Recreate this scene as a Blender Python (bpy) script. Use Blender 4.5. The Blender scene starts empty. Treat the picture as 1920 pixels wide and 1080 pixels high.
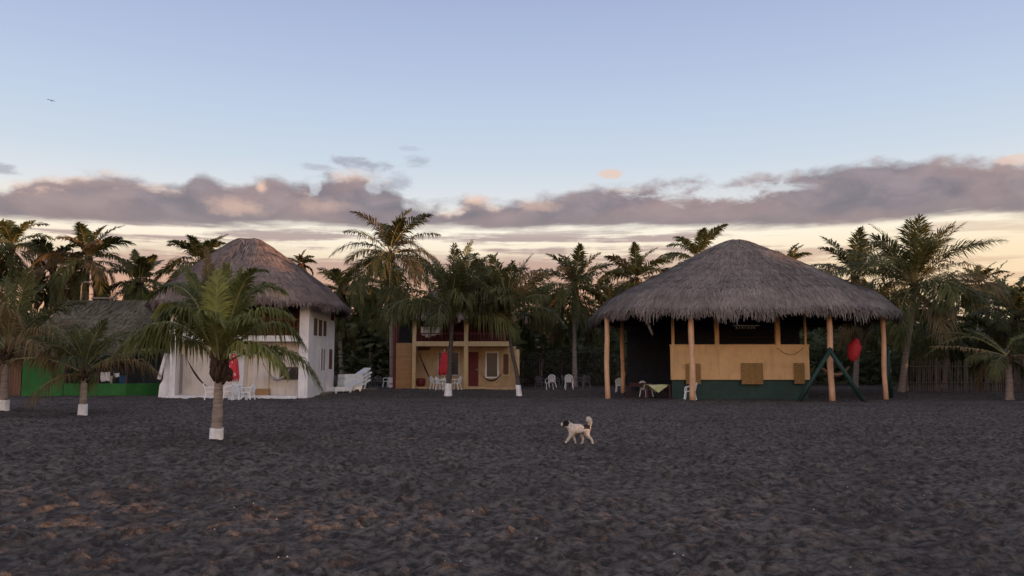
import bpy, math, random
import numpy as np
from mathutils import Vector, Matrix
R = math.radians
random.seed(7)
scene = bpy.context.scene
COL = scene.collection
PI = math.pi

# ------------------------------------------------------------------ camera
F = 1536.0                      # focal length in pixels of the 1920-wide photograph
CAMH = 1.6
PITCH = math.atan(150 / F)
cam_d = bpy.data.cameras.new('camera')
cam = bpy.data.objects.new('camera', cam_d)
COL.objects.link(cam)
cam.location = (0, 0, CAMH)
cam.rotation_euler = (PI / 2 + PITCH, 0, 0)
cam_d.sensor_width = 36
cam_d.lens = 36 * F / 1920
cam_d.clip_end = 6000
scene.camera = cam
cp, sp = math.cos(PITCH), math.sin(PITCH)


def ray(px, py):
    dx, dy = (px - 960) / F, (540 - py) / F
    return Vector((dx, cp - dy * sp, sp + dy * cp))


def P(px, py, Y):
    r = ray(px, py)
    k = Y / r.y
    return Vector((r.x * k, Y, CAMH + r.z * k))


def sstep(a, b, x):
    t = np.clip((x - a) / (b - a), 0, 1)
    return t * t * (3 - 2 * t)


def gz(Y):
    return float(0.2 * sstep(43, 53, Y))


# ------------------------------------------------------------------ helpers
ORG = {}


class MB:
    def __init__(s):
        s.v, s.f, s.m = [], [], []

    def add(s, verts, faces, mi=0):
        n = len(s.v)
        s.v.extend([tuple(p) for p in verts])
        s.f.extend([tuple(i + n for i in q) for q in faces])
        s.m.extend([mi] * len(faces))
        return s

    def box(s, x0, x1, y0, y1, z0, z1, mi=0):
        v = [(x0, y0, z0), (x1, y0, z0), (x1, y1, z0), (x0, y1, z0), (x0, y0, z1), (x1, y0, z1), (x1, y1, z1), (x0, y1, z1)]
        f = [(0, 3, 2, 1), (4, 5, 6, 7), (0, 1, 5, 4), (1, 2, 6, 5), (2, 3, 7, 6), (3, 0, 4, 7)]
        return s.add(v, f, mi)

    def pbox(s, px0, py0, px1, py1, Y, depth, mi=0):
        """box whose front face, at distance Y, spans the given pixel rectangle (py1=None: down into the ground)"""
        pm = 0.5 * (py0 + (py1 if py1 else 735))
        x0, x1 = P(px0, pm, Y).x, P(px1, pm, Y).x
        z1 = P(px0, py0, Y).z
        z0 = P(px0, py1, Y).z if py1 else gz(Y) - 0.08
        return s.box(x0, x1, Y, Y + depth, z0, z1, mi)

    def bar(s, a, b, w, h=None, up=(0, 0, 1), mi=0):
        """rectangular bar from a to b"""
        h = h or w
        a, b = Vector(a), Vector(b)
        t = (b - a).normalized()
        u = Vector(up)
        sd = t.cross(u)
        if sd.length < 1e-4:
            sd = t.cross(Vector((0, 1, 0)))
        sd.normalize()
        n = sd.cross(t)
        v = []
        for p in (a, b):
            for i, j in ((-1, -1), (1, -1), (1, 1), (-1, 1)):
                v.append(p + sd * (w / 2 * i) + n * (h / 2 * j))
        f = [(3, 2, 1, 0), (4, 5, 6, 7), (0, 1, 5, 4), (1, 2, 6, 5), (2, 3, 7, 6), (3, 0, 4, 7)]
        return s.add(v, f, mi)

    def tube(s, pts, rad, n=8, mi=0, cap=True):
        pts = [Vector(p) for p in pts]
        v, f = [], []
        prev = None
        for i, p in enumerate(pts):
            t = (pts[min(i + 1, len(pts) - 1)] - pts[max(i - 1, 0)]).normalized()
            if prev is None:
                ref = Vector((1, 0, 0)) if abs(t.x) < 0.9 else Vector((0, 1, 0))
                prev = (ref - t * ref.dot(t)).normalized()
            else:
                prev = (prev - t * prev.dot(t)).normalized()
            b = t.cross(prev)
            r = rad[i] if hasattr(rad, '__len__') else rad
            for k in range(n):
                a = 2 * PI * k / n
                v.append(p + prev * (r * math.cos(a)) + b * (r * math.sin(a)))
        for i in range(len(pts) - 1):
            for k in range(n):
                k2 = (k + 1) % n
                f.append((i * n + k, i * n + k2, (i + 1) * n + k2, (i + 1) * n + k))
        if cap:
            f.append(tuple(reversed(range(n))))
            f.append(tuple(range((len(pts) - 1) * n, len(pts) * n)))
        return s.add(v, f, mi)

    def lathe(s, c, prof, n=20, mi=0):
        """prof = [(r,z)...] from bottom to top"""
        v, f = [], []
        for r, z in prof:
            for k in range(n):
                a = 2 * PI * k / n
                v.append((c[0] + r * math.cos(a), c[1] + r * math.sin(a), c[2] + z))
        for i in range(len(prof) - 1):
            for k in range(n):
                k2 = (k + 1) % n
                f.append((i * n + k, i * n + k2, (i + 1) * n + k2, (i + 1) * n + k))
        f.append(tuple(reversed(range(n))))
        f.append(tuple(range((len(prof) - 1) * n, len(prof) * n)))
        return s.add(v, f, mi)

    def prism(s, poly, y0, y1, mi=0):
        """poly = [(x,z)...] extruded along y"""
        n = len(poly)
        v = [(x, y0, z) for x, z in poly] + [(x, y1, z) for x, z in poly]
        f = [tuple(range(n)), tuple(reversed(range(n, 2 * n)))]
        for i in range(n):
            j = (i + 1) % n
            f.append((j, i, i + n, j + n))
        return s.add(v, f, mi)

    def build(s, name, mats, parent=None, org=None, smooth=False, tint=None):
        me = bpy.data.meshes.new(name)
        o = bpy.data.objects.new(name, me)
        COL.objects.link(o)
        og = Vector(org) if org is not None else (ORG[parent.name] if parent else Vector((0, 0, 0)))
        v = np.array(s.v, dtype=float) - np.array(og)
        me.from_pydata([tuple(p) for p in v], [], s.f)
        if not isinstance(mats, (list, tuple)):
            mats = [mats]
        for m in mats:
            me.materials.append(m)
        if len(mats) > 1:
            me.polygons.foreach_set('material_index', s.m)
        if smooth:
            me.polygons.foreach_set('use_smooth', [True] * len(me.polygons))
        if tint is not None:
            at = me.attributes.new('tint', 'FLOAT', 'POINT')
            at.data.foreach_set('value', np.asarray(tint, dtype=np.float32))
        me.update()
        if parent:
            o.parent = parent
        else:
            o.location = og
        ORG[o.name] = og
        return o


def tag(o, label=None, cat=None, group=None, kind=None):
    if label:
        o['label'] = label
    if cat:
        o['category'] = cat
    if group:
        o['group'] = group
    if kind:
        o['kind'] = kind
    return o


def thing(name, loc, label, cat, group=None):
    o = bpy.data.objects.new(name, None)
    o.empty_display_size = 0.3
    COL.objects.link(o)
    o.location = loc
    ORG[o.name] = Vector(loc)
    return tag(o, label, cat, group)


def children(o):
    return [c for c in COL.objects if c.parent == o]


def copy_tree(o, parent=None):
    c = o.copy()
    COL.objects.link(c)
    if parent:
        c.parent = parent
    for ch in children(o):
        copy_tree(ch, c)
    return c


# ------------------------------------------------------------------ materials
def mat(name, col, rough=0.8, var=0.25, scale=3.0, bump=0.0, bscale=30.0, spec=0.3, col2=None, stretch=(1, 1, 1), tint=False, metallic=0.0):
    m = bpy.data.materials.new(name)
    m.use_nodes = True
    nt = m.node_tree
    b = nt.nodes['Principled BSDF']
    b.inputs['Roughness'].default_value = rough
    b.inputs['Specular IOR Level'].default_value = spec
    b.inputs['Metallic'].default_value = metallic
    tc = nt.nodes.new('ShaderNodeTexCoord')
    mp = nt.nodes.new('ShaderNodeMapping')
    mp.inputs['Scale'].default_value = stretch
    nt.links.new(tc.outputs['Object'], mp.inputs['Vector'])
    n = nt.nodes.new('ShaderNodeTexNoise')
    n.inputs['Scale'].default_value = scale
    n.inputs['Detail'].default_value = 6
    n.inputs['Roughness'].default_value = 0.65
    nt.links.new(mp.outputs['Vector'], n.inputs['Vector'])
    rp = nt.nodes.new('ShaderNodeValToRGB')
    c2 = col2 or tuple(c * (1 - var) for c in col)
    c3 = tuple(min(1, c * (1 + var * 0.5)) for c in col)
    rp.color_ramp.elements[0].position = 0.32
    rp.color_ramp.elements[0].color = (*c2, 1)
    rp.color_ramp.elements[1].position = 0.68
    rp.color_ramp.elements[1].color = (*c3, 1)
    nt.links.new(n.outputs['Fac'], rp.inputs['Fac'])
    out = rp.outputs['Color']
    if tint:
        at = nt.nodes.new('ShaderNodeAttribute')
        at.attribute_name = 'tint'
        mx = nt.nodes.new('ShaderNodeVectorMath')
        mx.operation = 'SCALE'
        nt.links.new(out, mx.inputs[0])
        nt.links.new(at.outputs['Fac'], mx.inputs['Scale'])
        out = mx.outputs['Vector']
    nt.links.new(out, b.inputs['Base Color'])
    if bump:
        n2 = nt.nodes.new('ShaderNodeTexNoise')
        n2.inputs['Scale'].default_value = bscale
        n2.inputs['Detail'].default_value = 4
        nt.links.new(mp.outputs['Vector'], n2.inputs['Vector'])
        bp = nt.nodes.new('ShaderNodeBump')
        bp.inputs['Strength'].default_value = bump
        bp.inputs['Distance'].default_value = 0.03
        nt.links.new(n2.outputs['Fac'], bp.inputs['Height'])
        nt.links.new(bp.outputs['Normal'], b.inputs['Normal'])
    return m


def weather(m, dirt, amt=.55, sx=5.0, sz=.7, lo=.52, hi=.72):
    """stains: run-down streaks and worn patches with a shape of their own"""
    nt = m.node_tree
    b = nt.nodes['Principled BSDF']
    src = b.inputs['Base Color'].links[0].from_socket
    tc = nt.nodes.new('ShaderNodeTexCoord')
    for sc_v, det, k in (((sx, sx, sz), 5, amt), ((1.6, 1.6, 1.6), 8, amt * .7)):
        mp = nt.nodes.new('ShaderNodeMapping')
        mp.inputs['Scale'].default_value = sc_v
        nt.links.new(tc.outputs['Object'], mp.inputs['Vector'])
        n = nt.nodes.new('ShaderNodeTexNoise')
        n.inputs['Scale'].default_value = 1
        n.inputs['Detail'].default_value = det
        n.inputs['Roughness'].default_value = .7
        nt.links.new(mp.outputs['Vector'], n.inputs['Vector'])
        r = nt.nodes.new('ShaderNodeMapRange')
        r.inputs['From Min'].default_value = lo
        r.inputs['From Max'].default_value = hi
        r.inputs['To Max'].default_value = k
        nt.links.new(n.outputs['Fac'], r.inputs['Value'])
        x = nt.nodes.new('ShaderNodeMix')
        x.data_type = 'RGBA'
        x.inputs['B'].default_value = (*dirt, 1)
        nt.links.new(r.outputs['Result'], x.inputs['Factor'])
        nt.links.new(src, x.inputs['A'])
        src = x.outputs['Result']
    nt.links.new(src, b.inputs['Base Color'])


def leaf_mat(name, col, col2, trans=0.35, scale=1.2):
    m = mat(name, col, rough=0.55, scale=scale, col2=col2, spec=0.25)
    nt = m.node_tree
    b = nt.nodes['Principled BSDF']
    out = nt.nodes['Material Output']
    tr = nt.nodes.new('ShaderNodeBsdfTranslucent')
    src = b.inputs['Base Color'].links[0].from_socket
    # a little variation from one frond to the next
    oi = nt.nodes.new('ShaderNodeObjectInfo')
    mr = nt.nodes.new('ShaderNodeMapRange')
    mr.inputs['To Min'].default_value = 0.7
    mr.inputs['To Max'].default_value = 1.25
    nt.links.new(oi.outputs['Random'], mr.inputs['Value'])
    at = nt.nodes.new('ShaderNodeAttribute')
    at.attribute_name = 'tint'
    mm = nt.nodes.new('ShaderNodeMath')
    mm.operation = 'MULTIPLY'
    nt.links.new(mr.outputs['Result'], mm.inputs[0])
    nt.links.new(at.outputs['Fac'], mm.inputs[1])
    vs = nt.nodes.new('ShaderNodeVectorMath')
    vs.operation = 'SCALE'
    nt.links.new(src, vs.inputs[0])
    nt.links.new(mm.outputs[0], vs.inputs['Scale'])
    nt.links.new(vs.outputs['Vector'], b.inputs['Base Color'])
    nt.links.new(vs.outputs['Vector'], tr.inputs['Color'])
    ms = nt.nodes.new('ShaderNodeMixShader')
    ms.inputs['Fac'].default_value = trans
    nt.links.new(b.outputs['BSDF'], ms.inputs[1])
    nt.links.new(tr.outputs['BSDF'], ms.inputs[2])
    nt.links.new(ms.outputs['Shader'], out.inputs['Surface'])
    return m


M = {}
M['white'] = mat('white_wall', (0.74, 0.69, 0.67), 0.85, 0.16, 0.9, 0.15, 12)
M['beige'] = mat('beige_wall', (0.66, 0.57, 0.49), 0.85, 0.14, 1.1, 0.15, 12)
M['slab'] = mat('white_slab', (0.76, 0.73, 0.71), 0.8, 0.22, 2.0)
M['tan'] = mat('tan_wall', (0.62, 0.37, 0.17), 0.85, 0.16, 0.9, 0.12, 10)
M['yellow'] = mat('yellow_wall', (0.50, 0.345, 0.19), 0.85, 0.2, 1.0, 0.15, 12)
M['cream'] = mat('cream_pillar', (0.58, 0.42, 0.22), 0.8, 0.15, 1.5)
M['brownplank'] = mat('brown_plank', (0.36, 0.20, 0.09), 0.8, 0.3, 2.0, stretch=(0.3, 1, 9))
M['peach'] = mat('peach_post', (0.66, 0.38, 0.22), 0.75, 0.2, 2.5, 0.2, 14, stretch=(1, 1, 0.4))
M['dkgreen'] = mat('dark_green_paint', (0.015, 0.042, 0.033), 0.6, 0.35, 3.0)
M['green'] = mat('green_wall', (0.024, 0.125, 0.024), 0.8, 0.3, 1.3, 0.15, 10)
M['red'] = mat('red_fabric', (0.52, 0.035, 0.045), 0.7, 0.25, 5.0)
M['darkred'] = mat('dark_red_paint', (0.14, 0.018, 0.022), 0.6, 0.3, 3.0)
M['tabled'] = mat('dark_red_table', (0.055, 0.012, 0.014), 0.6, 0.3, 3.0)
M['redwall'] = mat('red_upper_wall', (0.085, 0.022, 0.022), 0.8, 0.35, 1.5)
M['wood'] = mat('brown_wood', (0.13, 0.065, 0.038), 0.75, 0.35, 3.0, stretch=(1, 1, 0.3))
M['dkwood'] = mat('dark_wood', (0.05, 0.033, 0.026), 0.8, 0.4, 3.0, stretch=(1, 1, 0.2))
M['stick'] = mat('grey_stick', (0.15, 0.115, 0.092), 0.9, 0.45, 4.0, stretch=(4, 4, 0.3))
M['dark'] = mat('painted_dark_interior', (0.022, 0.022, 0.026), 0.9, 0.3, 2.0)
M['navy'] = mat('navy_interior_dark', (0.032, 0.038, 0.052), 0.8, 0.3, 1.5)  # interior darkness put into the colour
M['glass'] = mat('dark_glass', (0.02, 0.022, 0.026), 0.25, 0.3, 2.0, spec=0.5)
M['curtain'] = mat('grey_curtain', (0.30, 0.27, 0.29), 0.9, 0.3, 6.0, stretch=(8, 8, 0.4))
M['plastic'] = mat('white_plastic', (0.76, 0.77, 0.78), 0.45, 0.1, 5.0, spec=0.5)
M['cloth_w'] = mat('white_cloth', (0.72, 0.69, 0.70), 0.9, 0.2, 4.0)
M['cloth_c'] = mat('cream_cloth', (0.52, 0.47, 0.40), 0.9, 0.2, 4.0)
M['cloth_g'] = mat('grey_cloth', (0.17, 0.20, 0.20), 0.9, 0.2, 4.0)
M['cloth_b'] = mat('blue_cloth', (0.025, 0.07, 0.15), 0.9, 0.3, 4.0)
M['cloth_y'] = mat('lime_cloth', (0.46, 0.47, 0.24), 0.9, 0.15, 4.0)
M['hammock'] = mat('dark_hammock', (0.06, 0.045, 0.04), 0.9, 0.3, 6.0)
M['hammock_p'] = mat('pale_hammock', (0.42, 0.36, 0.34), 0.9, 0.3, 6.0)
M['hammock_t'] = mat('tan_hammock', (0.28, 0.19, 0.12), 0.9, 0.3, 6.0)
M['metal'] = mat('grey_metal', (0.45, 0.45, 0.46), 0.45, 0.15, 4.0, metallic=0.3)
M['rattan'] = mat('woven_rattan', (0.30, 0.17, 0.060), 0.85, 0.5, 14.0, 0.6, 50)
M['paint'] = mat('white_trunk_paint', (0.78, 0.74, 0.72), 0.85, 0.2, 4.0, 0.2, 20)
M['bark'] = mat('palm_bark', (0.30, 0.235, 0.19), 0.95, 0.45, 2.2, 0.8, 9, stretch=(1, 1, 7))
M['darkbark'] = mat('dark_palm_bark', (0.095, 0.075, 0.066), 0.95, 0.45, 2.2, 0.8, 9, stretch=(1, 1, 7))
M['fibre'] = mat('palm_fibre', (0.075, 0.045, 0.03), 0.95, 0.5, 9.0, 0.8, 30)
M['thatch'] = mat('grey_thatch', (0.205, 0.168, 0.144), 0.95, 0.32, 0.7, tint=True)
M['thatch_w'] = mat('brown_thatch', (0.215, 0.160, 0.135), 0.95, 0.35, 0.8, tint=True)
M['thatch_o'] = mat('olive_thatch', (0.135, 0.115, 0.075), 0.95, 0.35, 0.8, tint=True)
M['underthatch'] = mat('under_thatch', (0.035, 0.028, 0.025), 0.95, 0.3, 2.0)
M['kerb'] = mat('pale_kerb', (0.20, 0.165, 0.14), 0.9, 0.4, 3.0)
M['pebble'] = mat('pale_pebble', (0.42, 0.38, 0.35), 0.8, 0.5, 9.0)
for k_, d_c, a_ in (('white', (.34, .30, .27), .5), ('beige', (.33, .27, .22), .5), ('slab', (.34, .30, .27), .55), ('tan', (.33, .19, .10), .55), ('yellow', (.25, .15, .08), .6), ('cream', (.28, .19, .11), .55),
                    ('green', (.03, .05, .02), .6), ('peach', (.30, .15, .09), .7), ('dkgreen', (.032, .034, .026), .5), ('paint', (.33, .28, .25), .6), ('brownplank', (.18, .10, .05), .5)):
    weather(M[k_], d_c, a_)
LG = leaf_mat('palm_leaf', (0.235, 0.228, 0.066), (0.115, 0.130, 0.040), 0.48)
LB = leaf_mat('palm_leaf_back', (0.132, 0.130, 0.042), (0.062, 0.070, 0.026), 0.45)
LO = leaf_mat('old_and_lit_leaf', (0.23, 0.155, 0.068), (0.12, 0.088, 0.042), 0.4)  # dry fronds, and orange light painted onto a lit frond
LT = leaf_mat('thicket_leaf', (0.110, 0.118, 0.046), (0.052, 0.064, 0.028), 0.38)
RC = mat('palm_rachis', (0.26, 0.225, 0.095), 0.6, 0.3, 3.0)


# ------------------------------------------------------------------ ground
def vnoise(x, y, seed):
    rng = np.random.RandomState(seed)
    T = rng.rand(256, 256)
    xi, yi = np.floor(x).astype(int), np.floor(y).astype(int)
    xf, yf = x - xi, y - yi
    u, v = xf * xf * (3 - 2 * xf), yf * yf * (3 - 2 * yf)
    a, b = T[xi % 256, yi % 256], T[(xi + 1) % 256, yi % 256]
    c, d = T[xi % 256, (yi + 1) % 256], T[(xi + 1) % 256, (yi + 1) % 256]
    return (a * (1 - u) + b * u) * (1 - v) + (c * (1 - u) + d * u) * v - 0.5


def axis(stops):
    """stops = [(start, step_at_start), ...] positions with a step that changes linearly"""
    out = []
    for (a, s0), (b, s1) in zip(stops[:-1], stops[1:]):
        p = a
        while p < b:
            out.append(p)
            t = (p - a) / (b - a)
            p += s0 * (1 - t) + s1 * t
    out.append(stops[-1][0])
    return np.array(out)


def build_ground():
    xr = axis([(0, 0.04), (9, 0.045), (26, 0.16), (60, 1.2), (200, 30), (2500, 400)])
    xs = np.concatenate([-xr[:0:-1], xr])
    yf = axis([(-30, 3), (2, 0.3), (4.5, 0.036), (10, 0.045), (24, 0.12), (46, 0.3), (80, 4), (300, 60), (3500, 500)])
    ys = np.concatenate([[-2500, -900, -300, -100], yf])
    nx, ny = len(xs), len(ys)
    X, Y = np.meshgrid(xs, ys, indexing='ij')
    Z = 0.2 * sstep(43, 53, Y)
    Z = Z + 0.10 * vnoise(X / 7 + 31, Y / 7 + 9, 1)
    Z = Z + 0.035 * vnoise(X / 0.9, Y / 0.6, 2) + 0.056 * vnoise(X / 0.36 + 5, Y / 0.3, 3) + 0.074 * vnoise(X / 0.17, Y / 0.15, 4) + 0.034 * vnoise(X / 0.095, Y / 0.09, 6)
    # trodden sand: shallow hollows with raised rims
    rng = np.random.RandomState(5)

    def pits(n, x0, x1, y0, y1, s0, s1, d0, d1):
        px, py = rng.uniform(x0, x1, n), rng.uniform(y0, y1, n)
        ss, dd = rng.uniform(s0, s1, n), rng.uniform(d0, d1, n)
        for a, b, s, d in zip(px, py, ss, dd):
            e = rng.uniform(0.6, 1.0)
            th = rng.uniform(0, PI)
            i0, i1 = np.searchsorted(xs, [a - 3 * s, a + 3 * s])
            j0, j1 = np.searchsorted(ys, [b - 3 * s, b + 3 * s])
            dx, dy = X[i0:i1, j0:j1] - a, Y[i0:i1, j0:j1] - b
            u, v = dx * math.cos(th) + dy * math.sin(th), (-dx * math.sin(th) + dy * math.cos(th)) / e
            r = np.sqrt(u * u + v * v) / s
            Z[i0:i1, j0:j1] += d * (-np.exp(-(r * 1.25) ** 2) + 0.75 * np.exp(-((r - 1.25) / 0.42) ** 2))
    pits(6000, -17, 17, 4, 26, 0.07, 0.15, 0.02, 0.05)
    pits(1500, -30, 30, 24, 46, 0.15, 0.3, 0.02, 0.05)
    f = sstep(95, 60, 0) if False else 1
    far = (np.abs(X) > 120) | (Y > 110) | (Y < -30)
    Z[far] = 0.2 * sstep(43, 53, Y)[far]
    me = bpy.data.meshes.new('sand_ground')
    co = np.stack([X, Y, Z], -1).reshape(-1, 3)
    me.vertices.add(nx * ny)
    me.vertices.foreach_set('co', co.ravel())
    i, j = np.meshgrid(np.arange(nx - 1), np.arange(ny - 1), indexing='ij')
    a = (i * ny + j).ravel()
    q = np.stack([a, a + ny, a + ny + 1, a + 1], -1)
    nf = len(q)
    me.loops.add(nf * 4)
    me.loops.foreach_set('vertex_index', q.ravel())
    me.polygons.add(nf)
    me.polygons.foreach_set('loop_start', np.arange(nf) * 4)
    me.polygons.foreach_set('use_smooth', np.ones(nf, dtype=bool))
    me.update()
    me.validate()
    m = mat('black_sand', (0.136, 0.112, 0.094), 0.95, 0.3, 8.5, 0.8, 50, spec=0.10, col2=(0.040, 0.032, 0.028))
    for e_, p_ in zip([n_ for n_ in m.node_tree.nodes if n_.type == 'VALTORGB'][0].color_ramp.elements, (.40, .62)):
        e_.position = p_
    weather(m, (0.040, 0.033, 0.030), .45, .35, .35, .48, .62)
    me.materials.append(m)
    o = bpy.data.objects.new('sand_ground', me)
    COL.objects.link(o)
    tag(o, 'dark volcanic sand of the beach, trodden and uneven', 'ground', kind='structure')
    return xs, ys, Z


GX, GY, GZ = build_ground()


def gnd(x, y):
    """height of the sand at a place"""
    i, j = int(np.argmin(np.abs(GX - x))), int(np.argmin(np.abs(GY - y)))
    return float(GZ[i, j])


# small pale bits of shell lying on the sand
pm = MB()
for k in range(90):
    y = random.uniform(6.5, 16)
    x = random.uniform(-0.6, 0.6) * y
    r = random.uniform(0.004, 0.011)
    z = gnd(x, y) + r * 0.2
    n = len(pm.v)
    vs = [(x + r * math.cos(a) * random.uniform(.7, 1.4), y + r * math.sin(a), z) for a in (0, 1.3, 2.5, 3.8, 5)]
    pm.add(vs + [(x, y, z + r), (x, y, z - r)], [(i, (i + 1) % 5, 5) for i in range(5)] + [((i + 1) % 5, i, 6) for i in range(5)])
tag(pm.build('pebbles', M['pebble']), 'scattered pale bits of shell on the dark sand', 'pebbles', kind='stuff')


# ------------------------------------------------------------------ palms
def bez(p0, p1, p2, n):
    t = np.linspace(0, 1, n)[:, None]
    p0, p1, p2 = map(np.array, (p0, p1, p2))
    c = 2 * p1 - 0.5 * (p0 + p2)
    return (1 - t) ** 2 * p0 + 2 * t * (1 - t) * c + t * t * p2


def arch(p0, az, e0, bend, L, n, power=1.3, twist=0.0):
    s = np.linspace(0, 1, n)
    e = e0 - bend * s ** power
    a = az + twist * s
    d = np.stack([np.cos(e) * np.cos(a), np.cos(e) * np.sin(a), np.sin(e)], -1)
    pts = np.zeros((n, 3))
    pts[1:] = np.cumsum(0.5 * (d[1:] + d[:-1]) * (L / (n - 1)), 0)
    return pts + np.array(p0)


def frond(pts, leaf, nl, rng, droop=0.5, s0=0.16, wid=0.045, thin=0.022, old=False, fold=0.25, ragged=0.05, roll=0.0):
    """returns verts, faces, material indices (0 leaf, 1 rachis), tints of one feather-shaped palm frond"""
    n = len(pts)
    T = np.gradient(pts, axis=0)
    T /= np.linalg.norm(T, axis=1)[:, None] + 1e-9
    up = np.array([0, 0, 1.0])
    B = np.cross(T, up)
    bl = np.linalg.norm(B, axis=1)
    # steep stalks keep the sideways direction of the flatter part
    k = int(np.argmax(bl))
    ref = B[k] / (bl[k] + 1e-9)
    B = B + ref * 0.25
    B /= np.linalg.norm(B, axis=1)[:, None] + 1e-9
    N = np.cross(B, T)
    B, N = B * math.cos(roll) + N * math.sin(roll), N * math.cos(roll) - B * math.sin(roll)
    V, Fc, MI, TI = [], [], [], []
    # stalk, three-sided and tapering
    for i in range(n):
        r = thin * (1 - 0.85 * i / (n - 1))
        for a in (PI / 2, PI * 7 / 6, PI * 11 / 6):
            V.append(pts[i] + B[i] * r * math.cos(a) * 1.3 + N[i] * r * math.sin(a))
            TI.append(1.0)
    for i in range(n - 1):
        for a in range(3):
            b = (a + 1) % 3
            Fc.append((i * 3 + a, i * 3 + b, i * 3 + 3 + b, i * 3 + 3 + a))
            MI.append(1)
    frt = rng.uniform(0.75, 1.2)
    for sd in (-1, 1):
        s = np.linspace(s0, 0.995, nl) + rng.uniform(-0.4, 0.4, nl) * (0.84 / nl)
        s = np.clip(s, 0, 0.999)
        keep = rng.rand(nl) > ragged
        s = s[keep]
        m = len(s)
        x = s * (n - 1)
        i = np.minimum(x.astype(int), n - 2)
        fr = (x - i)[:, None]
        p = pts[i] * (1 - fr) + pts[i + 1] * fr
        t, b, nn = T[i], B[i] * sd, N[i]
        q = (s - s0) / (1 - s0)
        env = np.clip(0.45 + 2.2 * q, 0, 1) * np.clip(0.28 + 1.9 * (1 - q), 0, 1)
        L = leaf * env * rng.uniform(0.8, 1.12, m)
        ang = np.radians(64 - 38 * q + rng.uniform(-9, 9, m))
        fo = fold + rng.uniform(-0.18, 0.18, m)
        d = t * np.cos(ang)[:, None] + b * np.sin(ang)[:, None] + nn * fo[:, None]
        d /= np.linalg.norm(d, axis=1)[:, None]
        dr = (droop * rng.uniform(0.6, 1.35, m))[:, None]
        mid = p + d * (L * 0.5)[:, None] - up * dr * (L * 0.17)[:, None]
        tip = p + d * (L * (1 - 0.22 * dr[:, 0]))[:, None] - up * dr * (L * 0.72)[:, None]
        W = np.cross(nn, d)
        W /= np.linalg.norm(W, axis=1)[:, None] + 1e-9
        w = (wid * rng.uniform(0.7, 1.2, m) * (0.6 + 0.4 * env))[:, None] * 0.5
        tn = frt * rng.uniform(0.75, 1.25, m)
        for k in range(m):
            o = len(V)
            V += [p[k] - W[k] * w[k] * 0.5, p[k] + W[k] * w[k] * 0.5, mid[k] + W[k] * w[k], mid[k] - W[k] * w[k], tip[k]]
            TI += [tn[k]] * 5
            Fc += [(o, o + 1, o + 2, o + 3), (o + 3, o + 2, o + 4)]
            MI += [0, 0]
    return V, Fc, MI, TI


def merge(dst, fr, off=0):
    V, Fc, MI, TI = fr
    n = len(dst[0])
    dst[0].extend(V)
    dst[1].extend([tuple(i + n for i in q) for q in Fc])
    dst[2].extend([m + off for m in MI])
    dst[3].extend(TI)


def to_mb(fr):
    b = MB()
    b.v, b.f, b.m = [tuple(v) for v in fr[0]], fr[1], fr[2]
    return b


def trunk_mesh(pts, r0, r1, rng, n=12, rings=26, flare=0.35, wob=0.05):
    pts = [Vector(p) for p in pts]
    # resample
    out, rad = [], []
    m = rings
    for k in range(m + 1):
        t = k / m * (len(pts) - 1)
        i = min(int(t), len(pts) - 2)
        # catmull-rom
        a, b, c, d = pts[max(i - 1, 0)], pts[i], pts[i + 1], pts[min(i + 2, len(pts) - 1)]
        u = t - i
        p = 0.5 * ((2 * b) + (c - a) * u + (2 * a - 5 * b + 4 * c - d) * u * u + (3 * b - a - 3 * c + d) * u ** 3)
        s = k / m
        r = r0 * (1 - s) + r1 * s + r0 * flare * math.exp(-s * 14)
        r *= 1 + (0.05 if k % 2 else -0.03) + rng.uniform(-wob, wob) * 0.5
        out.append(p)
        rad.append(r)
    b = MB()
    b.tube(out, rad, n)
    return b


PALMGROUP = 'coconut palms growing around the beach houses'
TRUNK_TOP = {}


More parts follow.
